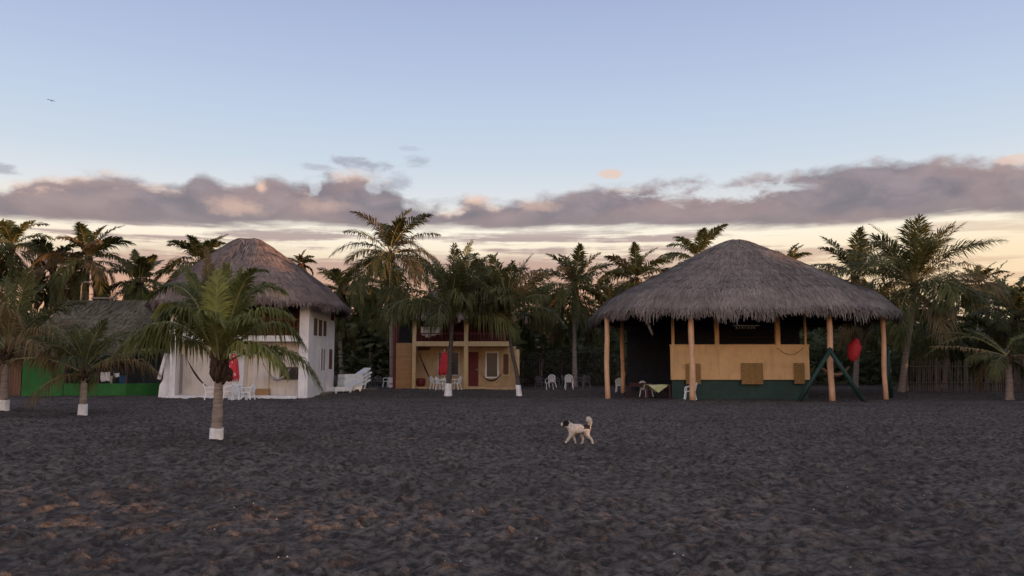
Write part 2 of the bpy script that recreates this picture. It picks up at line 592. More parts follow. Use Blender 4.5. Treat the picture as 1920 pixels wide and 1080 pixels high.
def palm(label, pts, Y, rad_px, n, seed, r0=0.16, painted=None, parts=True, leafm=None, tilt=(85, -30), droop=0.5, extra=(),
         name='palm_tree', nl=62, group=PALMGROUP, barkm='bark', old=0.22, lean=0.0, nuts=0, leafk=0.31, custom=None, skirt=0, baseY=None, wid=0.06, bendk=1.0):
    rng = np.random.RandomState(seed)
    sc = Y / F
    base = P(pts[0][0], pts[0][1], Y) if pts[0][1] else Vector((P(pts[0][0], 720, Y).x, Y, 0))
    base.z = gz(Y) - 0.1
    tp = [base] + [P(a, b, Y) for a, b in pts[1:]]
    root = thing(name, (base.x, base.y, gz(Y)), label, 'palm tree', group)
    height = tp[-1].z - base.z
    tb = trunk_mesh(tp, r0, r0 * 0.62, rng, rings=max(16, int(height * 5)))
    tb.build('trunk', M[barkm], root, smooth=False)
    c = np.array(tp[-1])
    if painted:
        zt = P(pts[0][0], painted, Y).z
        pb = MB()
        prof = []
        for k in range(8):
            s = k / 7
            z = base.z + (zt - base.z) * s
            prof.append((r0 * (1.16 + 0.35 * math.exp(-s * 5)) * rng.uniform(0.97, 1.03), z))
        nx = (tp[1] - tp[0])
        pb.lathe((0, 0, 0), prof, 16)
        pb.v = [(v[0] + base.x + nx.x * min(1, (v[2] - base.z) / nx.z), v[1] + base.y, v[2] + (0.012 * math.sin(2 * math.atan2(v[1], v[0])) if v[2] > zt - 0.05 else 0)) for v in pb.v]
        pb.build('painted_base', M['paint'], root, smooth=True)
    L = rad_px * sc * 1.18
    leafm = leafm or LB
    fronds = []
    if custom:
        for (q0, q1, q2, dy1, dy2, lf, dr, od) in custom:
            p0, p1, p2 = P(q0[0], q0[1], Y), P(q1[0], q1[1], Y + dy1), P(q2[0], q2[1], Y + dy2)
            fronds.append((frond(bez(p0, p1, p2, 18), lf * 1.1, 104, rng, dr * 1.1 + .12, s0=0.17, wid=0.045, thin=0.026, roll=rng.uniform(-.5, .5)), od))
    else:
        n = int(n * 1.3)
        for i in range(n):
            t = (i + 0.5) / n
            az = i * 2.39996 + rng.uniform(-0.3, 0.3)
            e0 = R(tilt[0] - 6 + (tilt[1] - tilt[0] + 6) * t ** 1.1 + rng.uniform(-11, 11))
            bend = R(50 + 55 * min(1, t * 1.2) + rng.uniform(-22, 22)) * bendk
            e0 += R(lean) * math.cos(az)
            l = L * rng.uniform(0.85, 1.2) * (0.9 + 0.22 * min(1, 2.2 * t))
            pts_ = arch(c + np.array([0, 0, 0.1 - 0.35 * t]) * min(1, L / 2.5), az, e0, bend, l, 13, twist=rng.uniform(-0.4, 0.4))
            od = rng.rand() < old * (0.35 + 1.2 * t)
            fronds.append((frond(pts_, L * leafk * (0.9 + 0.3 * t), nl, rng, droop * (0.75 + 1.2 * t), wid=wid * 0.86, thin=0.028 * max(1, L / 3), roll=rng.uniform(-.55, .55)), od))
    for (q1, q2, dy1, dy2, lf, dr, od) in extra:
        p0, p1, p2 = Vector(c), P(q1[0], q1[1], Y + dy1), P(q2[0], q2[1], Y + dy2)
        fronds.append((frond(bez(p0, p1, p2, 14), lf, 46, rng, dr, s0=0.2, wid=wid), od))
    # dry hanging fronds under the crown
    for k in range(skirt):
        az = rng.uniform(0, 2 * PI)
        pts_ = arch(c + np.array([0, 0, -0.3]), az, R(rng.uniform(-35, -5)), R(60), L * rng.uniform(0.6, 0.85), 10)
        fronds.append((frond(pts_, L * leafk * 0.9, nl, rng, 0.9, wid=wid), True))
    if parts:
        for fr, od in fronds:
            b = to_mb(fr)
            b.build('frond', [LO if od else leafm, RC], root, tint=fr[3])
    else:
        acc = ([], [], [], [])
        for fr, od in fronds:
            V, Fc, MI, TI = fr
            MI = [2 if (od and x == 0) else x for x in MI]
            merge(acc, (V, Fc, MI, TI))
        to_mb(acc).build('crown', [leafm, RC, LO], root, tint=acc[3])
    # fibrous leaf bases
    fb = MB()
    k = max(0.6, min(1.0, L / 3.2))
    nb_ = 26 if custom else 12
    for i in range(nb_):
        az = i * 2.4
        z0 = (-0.55 * k if not custom else -.5) + 0.045 * i * k * 12 / nb_
        a = Vector(c) + Vector((math.cos(az) * r0 * 0.5, math.sin(az) * r0 * 0.5, z0 - 0.05))
        b_ = a + Vector((math.cos(az) * r0 * 0.9, math.sin(az) * r0 * 0.9, 0.38 * k))
        fb.tube([a, (a + b_) * 0.5 + Vector((math.cos(az), math.sin(az), 0)) * 0.05, b_], [r0 * 0.5, r0 * 0.42, r0 * 0.16], 6)
    fb.build('leaf_base', M['fibre'], root, smooth=True)
    for k in range(nuts):
        az = rng.uniform(0, 2 * PI)
        q = Vector(c) + Vector((math.cos(az) * r0 * 1.7, math.sin(az) * r0 * 1.7, -0.28 - rng.uniform(0, .25)))
        nb = MB()
        nb.lathe(q, [(0.02, -0.10), (0.065, -0.06), (0.085, 0.0), (0.065, 0.06), (0.02, 0.10)], 8)
        nb.build('coconut', M['fibre'], root, smooth=True)
    return root


# the palm standing in front of the white house, frond by frond
c0 = (411, 688)
main_fronds = [
    (c0, (318, 604), (210, 668), -0.1, -0.35, 0.62, 1.05, False),
    (c0, (338, 630), (232, 650), 0.8, 1.1, 0.60, 0.95, False),
    (c0, (352, 548), (280, 558), 0.4, 0.7, 0.55, 0.65, False),
    (c0, (362, 596), (303, 592), -0.7, -1.1, 0.55, 0.8, False),
    (c0, (396, 572), (386, 466), 0.2, 0.3, 0.42, 0.2, True),  # orange light on this frond comes from the old-leaf colour
    (c0, (384, 580), (352, 512), 0.7, 1.2, 0.5, 0.45, False),
    (c0, (431, 590), (453, 506), -0.1, -0.1, 0.46, 0.25, False),
    (c0, (417, 575), (424, 496), 0.6, 0.9, 0.46, 0.25, False),
    (c0, (405, 590), (410, 508), -0.6, -0.8, 0.48, 0.3, False),
    (c0, (463, 556), (536, 548), 0.6, 0.9, 0.55, 0.6, False),
    (c0, (446, 548), (498, 508), 0.2, 0.5, 0.5, 0.4, False),
    (c0, (472, 592), (546, 592), -0.35, -0.6, 0.56, 0.75, False),
    (c0, (500, 606), (572, 650), 0.5, 0.7, 0.56, 0.9, False),
    (c0, (470, 640), (538, 700), -0.7, -1.0, 0.52, 1.0, False),
    (c0, (524, 654), (603, 730), -0.1, -0.3, 0.56, 0.75, False),
    (c0, (402, 612), (382, 584), -1.1, -1.9, 0.55, 0.55, False),
    (c0, (448, 612), (484, 600), -0.9, -1.7, 0.55, 0.6, False),
    (c0, (432, 590), (462, 552), 1.0, 1.9, 0.55, 0.5, False),
    (c0, (376, 606), (338, 596), 1.1, 2.0, 0.55, 0.7, False),
    (c0, (356, 575), (292, 590), 0.9, 1.5, 0.55, 0.8, False),
    (c0, (442, 566), (476, 505), -0.4, -0.7, 0.48, 0.4, False),
    (c0, (380, 556), (340, 500), -0.3, -0.4, 0.48, 0.5, False),
]
palm('tall young palm with brown husked crown base and white painted foot, nearest the camera', [(405, 826), (408, 770), (410, 722), (412, 672)], 18.2, 190, 0, 3, r0=0.125, painted=803,
     leafm=LG, custom=main_fronds, nuts=4)
palm('small thin palm in front of the green wall with a white painted foot', [(155, 775), (157, 730), (159, 692)], 28.5, 104, 13, 11, r0=0.13, painted=758, leafm=LB, droop=0.6, bendk=.7, tilt=(84, 14),
     extra=[((118, 652), (72, 668), -0.3, -0.4, 0.55, 0.9, True), ((200, 640), (262, 622), -.2, -.5, .6, .7, False)], old=0.2, wid=0.05)
palm('palm cut by the photo edge beside the brown plank shed, white painted foot', [(7, 770), (9, 720), (13, 655)], 30.5, 140, 17, 21, r0=0.16, painted=750, leafm=LB, droop=0.6, old=0.42, bendk=.75, tilt=(86, 14), wid=0.06)
palm('tallest straight grey palm between the white house and the yellow house', [(736, 726), (735, 640), (733, 560), (731, 476)], 58, 88, 20, 31, r0=0.21, painted=708, leafm=LB, droop=0.6, old=0.08, nuts=8, skirt=0, tilt=(86, -34), wid=0.10, nl=64)
palm('full palm with dark trunk standing before the yellow house terrace, white painted foot', [(840, 738), (843, 690), (849, 586)], 46.5, 118, 24, 41, r0=0.175, painted=719, leafm=LB, droop=0.65, barkm='darkbark', old=0.1, tilt=(86, 24), bendk=.8, wid=0.085, nl=64)
palm('leaning dark palm at the corner of the yellow house, white painted foot', [(974, 741), (969, 700), (959, 655), (953, 590)], 46, 98, 20, 51, r0=0.13, painted=722, leafm=LB, droop=0.65, barkm='darkbark', old=0.08, tilt=(86, 30), bendk=.8, wid=0.085)
palm('tall curved pale trunked palm beside the palapa, rising over the stick fence', [(1690, 738), (1699, 660), (1710, 590), (1714, 532)], 50, 124, 30, 61, r0=0.2, leafm=LB, droop=0.5, old=0.12, skirt=0, tilt=(86, -14), wid=0.09, nl=64, bendk=.8,
     extra=[((1760, 590), (1832, 640), 0.3, 0.5, .8, .9, False)])
palm('short thick palm in front of the stick fence with fronds sweeping sideways', [(1893, 748), (1892, 710), (1888, 668)], 41.5, 66, 8, 71, r0=0.2, leafm=LB, droop=0.7, old=0.3, tilt=(60, 5), wid=0.07,
     extra=[((1810, 632), (1735, 668), 0, -.2, .55, .6, False), ((1815, 652), (1745, 650), -.3, -.5, .55, .8, True), ((1800, 625), (1722, 640), .5, .6, .6, .6, False)])
# palms further back, crowns seen over the roofs
for lab, x, y, Y, rp, n, sd, od in [
    ('dark high palm crown cut by the photo edge above the plank shed', 22, 462, 62, 68, 20, 101, 0.15),
    ('bushy back palm beside the orange lit one, partly hidden', 98, 500, 60, 66, 20, 102, 0.5),
    ('back palm with orange lit upright fronds above the lamp pole', 166, 486, 58, 70, 24, 103, 0.5),
    ('dark palm behind the green house near the white house eave', 262, 530, 60, 60, 20, 104, 0.05),
    ('palm rising behind the white house roof, over its lower slope', 372, 492, 62, 66, 22, 105, 0.15),
    ('small palm top peeping out behind the white house ridge slope', 563, 496, 74, 28, 14, 106, 0.1),
    ('dark palm in the gap just beyond the white house eave', 642, 545, 66, 60, 22, 107, 0.1),
    ('dark back palm between the white house and the tallest palm, low crown', 700, 590, 68, 62, 20, 108, 0.1),
    ('back palm half hidden above the yellow house roof ridge', 905, 545, 68, 66, 20, 109, 0.12),
    ('palm with a split yellow lit crown halfway between yellow house and palapa', 1078, 540, 60, 78, 24, 110, 0.25),
    ('dark palm between the yellow house corner and the split crowned palm', 1012, 580, 66, 60, 20, 111, 0.08),
    ('palm whose crown touches the palapa roof slope on the yellow house side', 1192, 524, 64, 64, 22, 112, 0.25),
    ('palm crown standing up behind the palapa roof just before its peak', 1306, 486, 66, 64, 20, 113, 0.25),
    ('small low palm top behind the palapa roof just past its peak', 1478, 496, 70, 44, 16, 114, 0.3),
    ('spiky upright palm behind the far slope of the palapa roof', 1603, 520, 58, 92, 20, 115, 0.12),
    ('small palm crown behind the curved pale palm, low on the horizon', 1836, 534, 68, 44, 16, 116, 0.15),
    ('dense palm at the photo edge behind the stick fence', 1905, 590, 56, 84, 24, 117, 0.08),
    ('dark palm in shade behind the stick fence, under the curved palm', 1770, 610, 58, 70, 20, 118, 0.05),
]:
    palm(lab, [(x, None), (x + random.uniform(-6, 6), (y + 720) / 2), (x, y)], Y, rp, int(n * .9), sd, bendk=1.0, r0=0.19, parts=False, leafm=LB, droop=0.55, old=od,
         nl=58, wid=0.125, tilt=(84, -38), group='palms rising behind the roofs')


# thicket behind everything: nobody could count it
def thicket():
    rng = np.random.RandomState(77)
    acc = ([], [], [], [])
    for k in range(190):
        x = rng.uniform(-52, 52)
        y = rng.uniform(66, 84)
        h = rng.uniform(3.0, 7.8) if k % 3 else rng.uniform(1, 3)
        c = np.array([x, y, h])
        L = rng.uniform(2.4, 3.6)
        for i in range(13):
            az = i * 2.4 + rng.uniform(-.3, .3)
            t = (i + .5) / 13
            pts = arch(c, az, R(80 - 95 * t + rng.uniform(-10, 10)), R(45 + 45 * t), L * rng.uniform(.8, 1.1), 8)
            merge(acc, frond(pts, L * 0.27, 13, rng, 0.7, wid=0.2, ragged=0.02))
    # undergrowth leaves
    for k in range(30000):
        x = rng.uniform(-56, 60)
        y = rng.uniform(63, 86)
        z = rng.uniform(0.1, 6.2) * rng.uniform(0.75, 1)
        d = rng.normal(size=3)
        d[2] = abs(d[2]) * 0.4 - 0.5
        d /= np.linalg.norm(d)
        w = np.cross(d, rng.normal(size=3))
        w /= np.linalg.norm(w)
        l, ww = rng.uniform(0.4, 1.0), rng.uniform(0.10, 0.22)
        p = np.array([x, y, z + 0.2])
        o = len(acc[0])
        acc[0].extend([p, p + d * l * .5 + w * ww, p + d * l, p + d * l * .5 - w * ww])
        acc[1].append((o, o + 1, o + 2, o + 3))
        acc[2].append(0)
        acc[3].extend([rng.uniform(.5, 1.3)] * 4)
    o = to_mb(acc).build('thicket', [LT, RC], tint=acc[3])
    tag(o, 'dark tangled palm thicket behind the houses', 'thicket', kind='stuff')


thicket()


def rise():  # dark bank added so bright sky doesn't show through the thicket
    xs = np.linspace(-160, 160, 161)
    ys = np.array([84, 88, 92, 97, 104, 115, 140, 200])
    hs = np.array([-0.3, 2.4, 5.0, 6.3, 6.6, 6.8, 6.5, -0.5])
    b = MB()
    for x in xs:
        for y, h in zip(ys, hs):
            k = 1 + 0.16 * math.sin(x * .21) + .1 * math.sin(x * .63 + 1) + .06 * math.sin(x * 1.7)
            b.v.append((x, y + 2 * math.sin(x * .13), h * k if h > 0 else h))
    n = len(ys)
    for i in range(160):
        for j in range(n - 1):
            a = i * n + j
            b.f.append((a, a + n, a + n + 1, a + 1))
            b.m.append(0)
    o = b.build('backing', mat('dark_backing', (0.03, 0.038, 0.02), .95, .5, .6, .8, 2), smooth=True)
    tag(o, 'low dark bank added behind the palm thicket to close sky gaps', 'backing', kind='structure')


rise()


# unseen wood added past the frame; it keeps the low sun off the houses
def shade_wood():
    rng = np.random.RandomState(78)
    acc = ([], [], [], [])
    for k in range(150):
        y = rng.uniform(11.5, 88)
        x = max(31.0, 0.66 * y + 2.5) + rng.uniform(0, 26)
        h = rng.uniform(3.0, 7.6) if y < 50 else rng.uniform(2.5, 5.6)
        c = np.array([x, y, h])
        L = rng.uniform(2.6, 3.8)
        for i in range(13):
            az = i * 2.4 + rng.uniform(-.3, .3)
            t = (i + .5) / 13
            pts = arch(c, az, R(80 - 95 * t + rng.uniform(-10, 10)), R(45 + 45 * t), L * rng.uniform(.8, 1.1), 8)
            merge(acc, frond(pts, L * 0.3, 11, rng, 0.7, wid=0.34, ragged=0.02))
    for k in range(20000):
        y = rng.uniform(11.5, 90)
        x = max(31.5, 0.66 * y + 1.5) + rng.uniform(0, 30)
        z = rng.uniform(0.1, 7.4 if y < 50 else 6.0)
        d = rng.normal(size=3)
        d[2] = abs(d[2]) * 0.4 - 0.5
        d /= np.linalg.norm(d)
        w = np.cross(d, rng.normal(size=3))
        w /= np.linalg.norm(w)
        l, ww = rng.uniform(0.6, 1.2), rng.uniform(0.15, 0.35)
        p = np.array([x, y, z + 0.2])
        o = len(acc[0])
        acc[0].extend([p, p + d * l * .5 + w * ww, p + d * l, p + d * l * .5 - w * ww])
        acc[1].append((o, o + 1, o + 2, o + 3))
        acc[2].append(0)
        acc[3].extend([rng.uniform(.5, 1.3)] * 4)
    for k in range(34):      # unseen scrub added in clumps so the sun on the sand is patchy
        cx_, cy_ = rng.uniform(30, 75), rng.uniform(3.5, 13)
        hh, rr = rng.uniform(.8, 2.6), rng.uniform(.5, 1.3)
        for q in range(260):
            d = rng.normal(size=3)
            d /= np.linalg.norm(d)
            p = np.array([cx_, cy_, hh * .45]) + rng.normal(size=3) * np.array([rr, rr, hh * .3])
            p[2] = max(.02, p[2])
            w = np.cross(d, rng.normal(size=3))
            w /= np.linalg.norm(w)
            l, ww = rng.uniform(.3, .7), rng.uniform(.06, .16)
            o = len(acc[0])
            acc[0].extend([p, p + d * l * .5 + w * ww, p + d * l, p + d * l * .5 - w * ww])
            acc[1].append((o, o + 1, o + 2, o + 3))
            acc[2].append(0)
            acc[3].extend([rng.uniform(.5, 1.3)] * 4)
    o = to_mb(acc).build('shade_wood', [LT, RC], tint=acc[3])
    tag(o, 'unseen dense dark wood added past the frame to shade houses and sand', 'wood', kind='stuff')


shade_wood()


# ------------------------------------------------------------------ thatch
def thatch(S, mats, name, parent, nphi, nt, n, seed, fringe=2500, fl=(0.35, 0.8), w=(0.05, 0.1), dt=(0.08, 0.17), closed=True, under=0.22, lift=0.07):
    """S(u,t) maps u in 0..1 round the roof and t in 0..1 from ridge to eave"""
    rng = np.random.RandomState(seed)
    V, Fc, MI, TI = [], [], [], []
    us = np.linspace(0, 1, nphi, endpoint=not closed)
    ts = np.linspace(0, 1, nt)
    for lay in (0, 1):
        o = len(V)
        for a in us:
            pp = S(np.full(nt, a), ts)
            pp = pp - np.array([0, 0, under]) * lay
            V += list(pp)
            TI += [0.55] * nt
        m = nphi if closed else nphi - 1
        for i in range(m):
            for j in range(nt - 1):
                a, b = o + i * nt + j, o + ((i + 1) % nphi) * nt + j
                q = (a, a + 1, b + 1, b)
                Fc.append(q if lay == 0 else tuple(reversed(q)))
                MI.append(lay)
    half = len(V) // 2
    m = nphi if closed else nphi - 1
    for i in range(m):
        a, b = i * nt + nt - 1, ((i + 1) % nphi) * nt + nt - 1
        Fc.append((a, a + half, b + half, b))
        MI.append(0)

    def normal(u, t):
        e = 1e-3
        a = S(u + e, t) - S(u - e, t)
        b = S(u, np.minimum(t + e, 1)) - S(u, np.minimum(t + e, 1) - 2 * e)
        nn = np.cross(b, a)
        nn /= np.linalg.norm(nn, axis=1)[:, None] + 1e-9
        nn *= np.sign(nn[:, 2:3] + 1e-6)
        a /= np.linalg.norm(a, axis=1)[:, None] + 1e-9
        return nn, a

    def strands(u, t0, t1, drop, n):
        nn, sd = normal(u, np.clip(t0, 0.05, 0.99))
        dj = rng.uniform(-0.004, 0.004, n)
        a = S(u, t0) + nn * 0.02
        tm = 0.5 * (t0 + t1)
        b = S(u + dj, tm) + nn * (lift * rng.uniform(.4, 1.2, n))[:, None]
        c = S(u + dj * 2, t1) + nn * (lift * rng.uniform(.3, 1.6, n))[:, None]
        ww = rng.uniform(w[0], w[1], n)[:, None] * 0.5
        pts = [(a, 1.0), (b, 1.0), (c, 0.6)]
        if drop is not None:
            out = np.cross(sd, np.array([0, 0, 1.0]))
            out *= np.sign((out * (S(u, np.ones(n)) - S(u, np.full(n, 0.5)))).sum(1))[:, None]
            e = c + out * (rng.uniform(0.02, 0.22, n))[:, None] - np.array([0, 0, 1.0]) * (drop * 0.5)[:, None] + sd * (rng.normal(0, .03, n))[:, None]
            g = e + out * (rng.uniform(-0.06, 0.12, n))[:, None] - np.array([0, 0, 1.0]) * (drop * 0.5)[:, None] + sd * (rng.normal(0, .06, n))[:, None]
            pts = [(a, 1.0), (c, 1.0), (e, 0.8), (g, 0.3)]
        tn = rng.uniform(0.68, 1.22, n)
        for k in range(n):
            o = len(V)
            for p, q in pts:
                V.append(p[k] - sd[k] * ww[k] * q)
                V.append(p[k] + sd[k] * ww[k] * q)
            TI.extend([tn[k]] * (2 * len(pts)))
            for j in range(len(pts) - 1):
                Fc.append((o + 2 * j, o + 2 * j + 1, o + 2 * j + 3, o + 2 * j + 2))
                MI.append(0)
    u = rng.rand(n)
    t0 = np.sqrt(rng.rand(n)) * 0.97
    row = rng.rand(n) < .45      # part of the leaves end in even courses
    t0 = np.where(row, np.clip((np.ceil(t0 * 11) - 1 + .35 * rng.rand(n)) / 11, 0, .97), t0)
    t1 = np.minimum(t0 + np.where(row, .115, rng.uniform(dt[0], dt[1], n)), 1.0)
    strands(u, t0, t1, None, n)
    u = (np.arange(fringe) + rng.rand(fringe)) / fringe
    clump = 0.75 + 0.35 * np.sin(u * 173 + 2 * np.sin(u * 61)) * np.sin(u * 47)
    dr = rng.uniform(fl[0], fl[1], fringe) * np.clip(clump, .5, 1.25)
    strands(u, rng.uniform(0.9, 0.975, fringe), rng.uniform(0.985, 1.0, fringe), dr, fringe)
    b = MB()
    b.v, b.f, b.m = [tuple(v) for v in V], Fc, MI
    return b.build(name, mats, parent, tint=TI)


def hip_roof(cx, cy, rx, ry, zt, ze, ridge=0.0, pw=1.0, sup=2.6, ax=0.0, ay=0.0, rnd=0.06, lip=0.0, east=1.0):
    def S(u, t):
        a = u * 2 * PI
        ca, sa = np.cos(a), np.sin(a)
        k = (np.abs(ca) ** sup + np.abs(sa) ** sup) ** (-1 / sup)
        ex, ey = rx * k * ca * np.where(ca > 0, east, 1.0), ry * k * sa
        ix = np.clip(ex, -ridge, ridge)
        x = (cx + ax) + ix + (ex - ix - ax) * t
        y = (cy + ay) + (ey - ay) * t
        tt = np.sqrt(t * t + rnd * rnd) - rnd
        tt = tt / (math.sqrt(1 + rnd * rnd) - rnd)
        z = zt - (zt - ze) * tt ** pw - lip * np.clip((t - .84) / .16, 0, 1) ** 2
        # a little sag and unevenness
        z = z + 0.05 * np.sin(a * 5 + 1) * t + 0.05 * np.sin(a * 11 + t * 9) * t
        return np.stack([x, y, z], -1)
    return S


# ------------------------------------------------------------------ big palapa
pal = thing('palapa', (12.6, 46, gz(46)), 'large open palm thatched palapa on peach posts, sheltering the raised bar', 'palapa')
zt = P(1380, 452, 46).z
S = hip_roof(12.5, 46.2, 7.85, 6.7, zt + 0.05, 5.02, ridge=0.12, sup=3.0, east=1.03, ax=0.15, ay=-0.4, pw=0.97, rnd=0.05, lip=.55)
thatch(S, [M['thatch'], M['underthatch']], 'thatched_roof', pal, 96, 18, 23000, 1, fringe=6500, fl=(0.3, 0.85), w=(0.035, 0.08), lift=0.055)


def round_post(px, py_top, py_base, Y, r, name, m, parent, lean=0):
    a = P(px, py_base, Y)
    a.z = gz(Y) - 0.15
    b = Vector((a.x + lean, Y, P(px, py_top, Y).z))
    bb = MB()
    k = 7
    bb.tube([a + (b - a) * (i / k) + Vector((0.022 * math.sin(i * 1.1 + px), 0.02 * math.sin(i * 1.3 + px * 2), 0)) for i in range(k + 1)], [.87 * r * (1.06 - 0.1 * i / k + 0.03 * math.sin(i * 1.7 + px)) for i in range(k + 1)], 12)
    return bb.build(name, m, parent, smooth=True)


for px, pb, Y, r in [(1139, 747, 43.0, 0.15), (1299, 751, 40.6, 0.165), (1560, 751, 40.6, 0.165), (1661, 749, 42.2, 0.14), (1168, 738, 49.5, 0.14)]:
    round_post(px, 585 if Y < 45 else 600, pb, Y, r, 'post', M['peach'], pal)
rb = MB()
ring = [P(1139, 590, 43.0), P(1299, 588, 40.6), P(1560, 588, 40.6), P(1661, 590, 42.2), P(1590, 600, 50.5), P(1420, 602, 51.5), P(1168, 602, 49.5)]
for i in range(7):
    a, b = ring[i].copy(), ring[(i + 1) % 7].copy()
    a.z = b.z = 4.42
    rb.tube([a, b], 0.09, 8)
rb.build('ring_beam', M['dkwood'], pal, smooth=True)
rf = MB()
for k in range(16):
    u = np.array([k / 16 + 0.01])
    a, b = S(u, np.array([0.05]))[0], S(u, np.array([0.97]))[0]
    rf.tube([Vector(a) - Vector((0, 0, .3)), Vector(b) - Vector((0, 0, .3))], 0.05, 6)
rf.build('rafter', M['dkwood'], pal)
sc_ = MB()
sc_.pbox(1176, 592, 1300, None, 52.6, 0.08)
sc_.build('dark_screen', M['navy'], pal)  # dark screen added for the darkness under the roof
hs = MB()
for k in range(9):
    a = P(1208 + random.uniform(-3, 3), 596, 40.9)
    b = P(1216 + random.uniform(-2, 2), 612, 40.85)
    c = P(1224 + random.uniform(-3, 4), 629 + random.uniform(-3, 3), 40.8)
    hs.add([a, a + Vector((.05, 0, 0)), b + Vector((.06, 0, 0)), b, c], [(0, 1, 2, 3), (3, 2, 4)])
hs.build('loose_thatch', M['stick'], pal)

# raised bar under the palapa
YB = 42.4
bar = thing('beach_bar', (P(1388, 750, YB).x, YB, 0), 'raised tan bar box on a dark green base under the palapa', 'bar')
b = MB()
x0, x1 = P(1258, 690, YB).x, P(1518, 690, YB).x
zb, zt_ = P(1388, 712, YB).z, P(1388, 648, YB).z
D = 5.2
xq0, xq1 = P(1262, 690, YB + D).x, P(1505, 690, YB + D).x


def plan(poly, z0, z1):
    n = len(poly)
    return [(x, y, z0) for x, y in poly] + [(x, y, z1) for x, y in poly], [tuple(reversed(range(n))), tuple(range(n, 2 * n))] + [(i, (i + 1) % n, (i + 1) % n + n, i + n) for i in range(n)]


b.box(x0, x1, YB, YB + 0.16, zb, zt_)
b.add(*plan([(x0, YB + .161), (x0 + .16, YB + .161), (xq0 + .16, YB + D), (xq0, YB + D)], zb, zt_))
b.add(*plan([(x1 - .16, YB + .161), (x1, YB + .161), (xq1, YB + D), (xq1 - .16, YB + D)], zb, zt_))
b.build('parapet', M['tan'], bar)
cap = MB()
cap.box(x0 - .03, x1 + .03, YB - .03, YB + 0.2, zt_ + .002, zt_ + .06)
cap.build('counter_ledge', M['tan'], bar)
b = MB()
b.add(*plan([(x0 + .06, YB + .14), (x1 - .06, YB + .14), (xq1 - .06, YB + D - .05), (xq0 + .06, YB + D - .05)], -.1, zb - .004))
b.build('base_wall', M['dkgreen'], bar)
b = MB()
b.box(xq0 + .17, xq1 - .17, YB + D - .14, YB + D - .02, zb, 4.5)
b.build('back_wall', M['navy'], bar)
for (a0, a1, c0_, c1) in [(1287, 1313, 682, 720), (1391, 1430, 681, 720), (1490, 1508, 681, 719)]:
    b = MB()
    b.pbox(a0, c0_, a1, c1, YB - 0.07, 0.068)
    o = b.build('woven_panel', M['rattan'], bar)
    t = MB()
    pxm = [a0 + (a1 - a0) * k / 3 for k in range(4)]
    for q in pxm:
        t.pbox(q - .6, c0_, q + .6, c1, YB - 0.10, 0.028)
    nrow = 9
    for k in range(nrow + 1):
        yy = c0_ + (c1 - c0_) * k / nrow
        t.pbox(a0, yy - .35, a1, yy + .35, YB - 0.088, 0.016)
    t.build('panel_lath', M['wood'] if False else M['rattan'], o)
for px, w_ in [(1264, 5), (1347, 7.5), (1462, 8.5), (1514, 4)]:
    b = MB()
    x = P(px, 620, YB).x
    r = w_ * YB / F / 2
    b.box(x - r, x + r, YB + .3, YB + .3 + 2 * r, zt_ - 0.5, 4.75)
    b.build('column', M['tan'], bar)
gr = MB()
for k in range(7):
    x = P(1381 + k * 5.6, 614, YB + 2).x
    gr.lathe((x, YB + 2, P(1388, 617, YB + 2).z), [(0.045, 0), (0.05, 0.09), (0.015, 0.11), (0.012, 0.17), (0.04, 0.18)], 8)
gr.box(P(1374, 611, YB + 2).x, P(1424, 611, YB + 2).x, YB + 1.9, YB + 2.1, P(1388, 611.5, YB + 2).z, P(1388, 609.5, YB + 2).z)
gr.build('glass_rack', M['metal'], bar)
sh = MB()
for yy in (622, 634, 646):
    sh.box(P(1365, yy, YB + 4.7).x, P(1455, yy, YB + 4.7).x, YB + 4.5, YB + 5.07, P(1388, yy, YB + 4.7).z, P(1388, yy, YB + 4.7).z + .04)
sh.build('back_shelf', M['wood'], bar)
cb = MB()
pts = [P(1457 + 50 * s, 652 + 13 * math.sin(PI * s), YB - .04) for s in [i / 14 for i in range(15)]]
cb.tube(pts, 0.014, 5)
cb.build('cable', M['rattan'], bar)


# green timber A-frames at two palapa posts
def a_frame(label, ap, f1, f2, Y, dy, r=0.115):
    o = thing('timber_frame', (P(ap[0], 750, Y).x, Y, 0), label, 'timber brace', 'green timber frames braced against the palapa posts')
    top = P(ap[0], ap[1], Y)
    for (fx, fy), d in ((f1, -dy), (f2, dy)):
        foot = P(fx, fy, Y + d)
        foot.z = -0.1
        t = MB()
        dirv = (top - foot).normalized()
        t.tube([foot, foot + (top - foot) * 0.5, top + dirv * 0.12], [r * 1.08, r, r * 0.95], 10)
        t.build('leg', M['dkgreen'], o, smooth=True)
    t = MB()
    t.tube([top + Vector((-.13, 0, -.12)), top + Vector((.13, 0, -.12))], .05, 8)
    t.build('bolt', M['metal'], o)
    return o


a_frame('wide dark green A shaped timber frame in front of a peach palapa post', (1556, 657), (1496, 749), (1622, 752), 40.0, 0.0)
a_frame('narrow dark green timber frame at the outermost palapa post near the curved palm', (1664, 655), (1660, 749), (1671, 749), 43.3, 0.7)


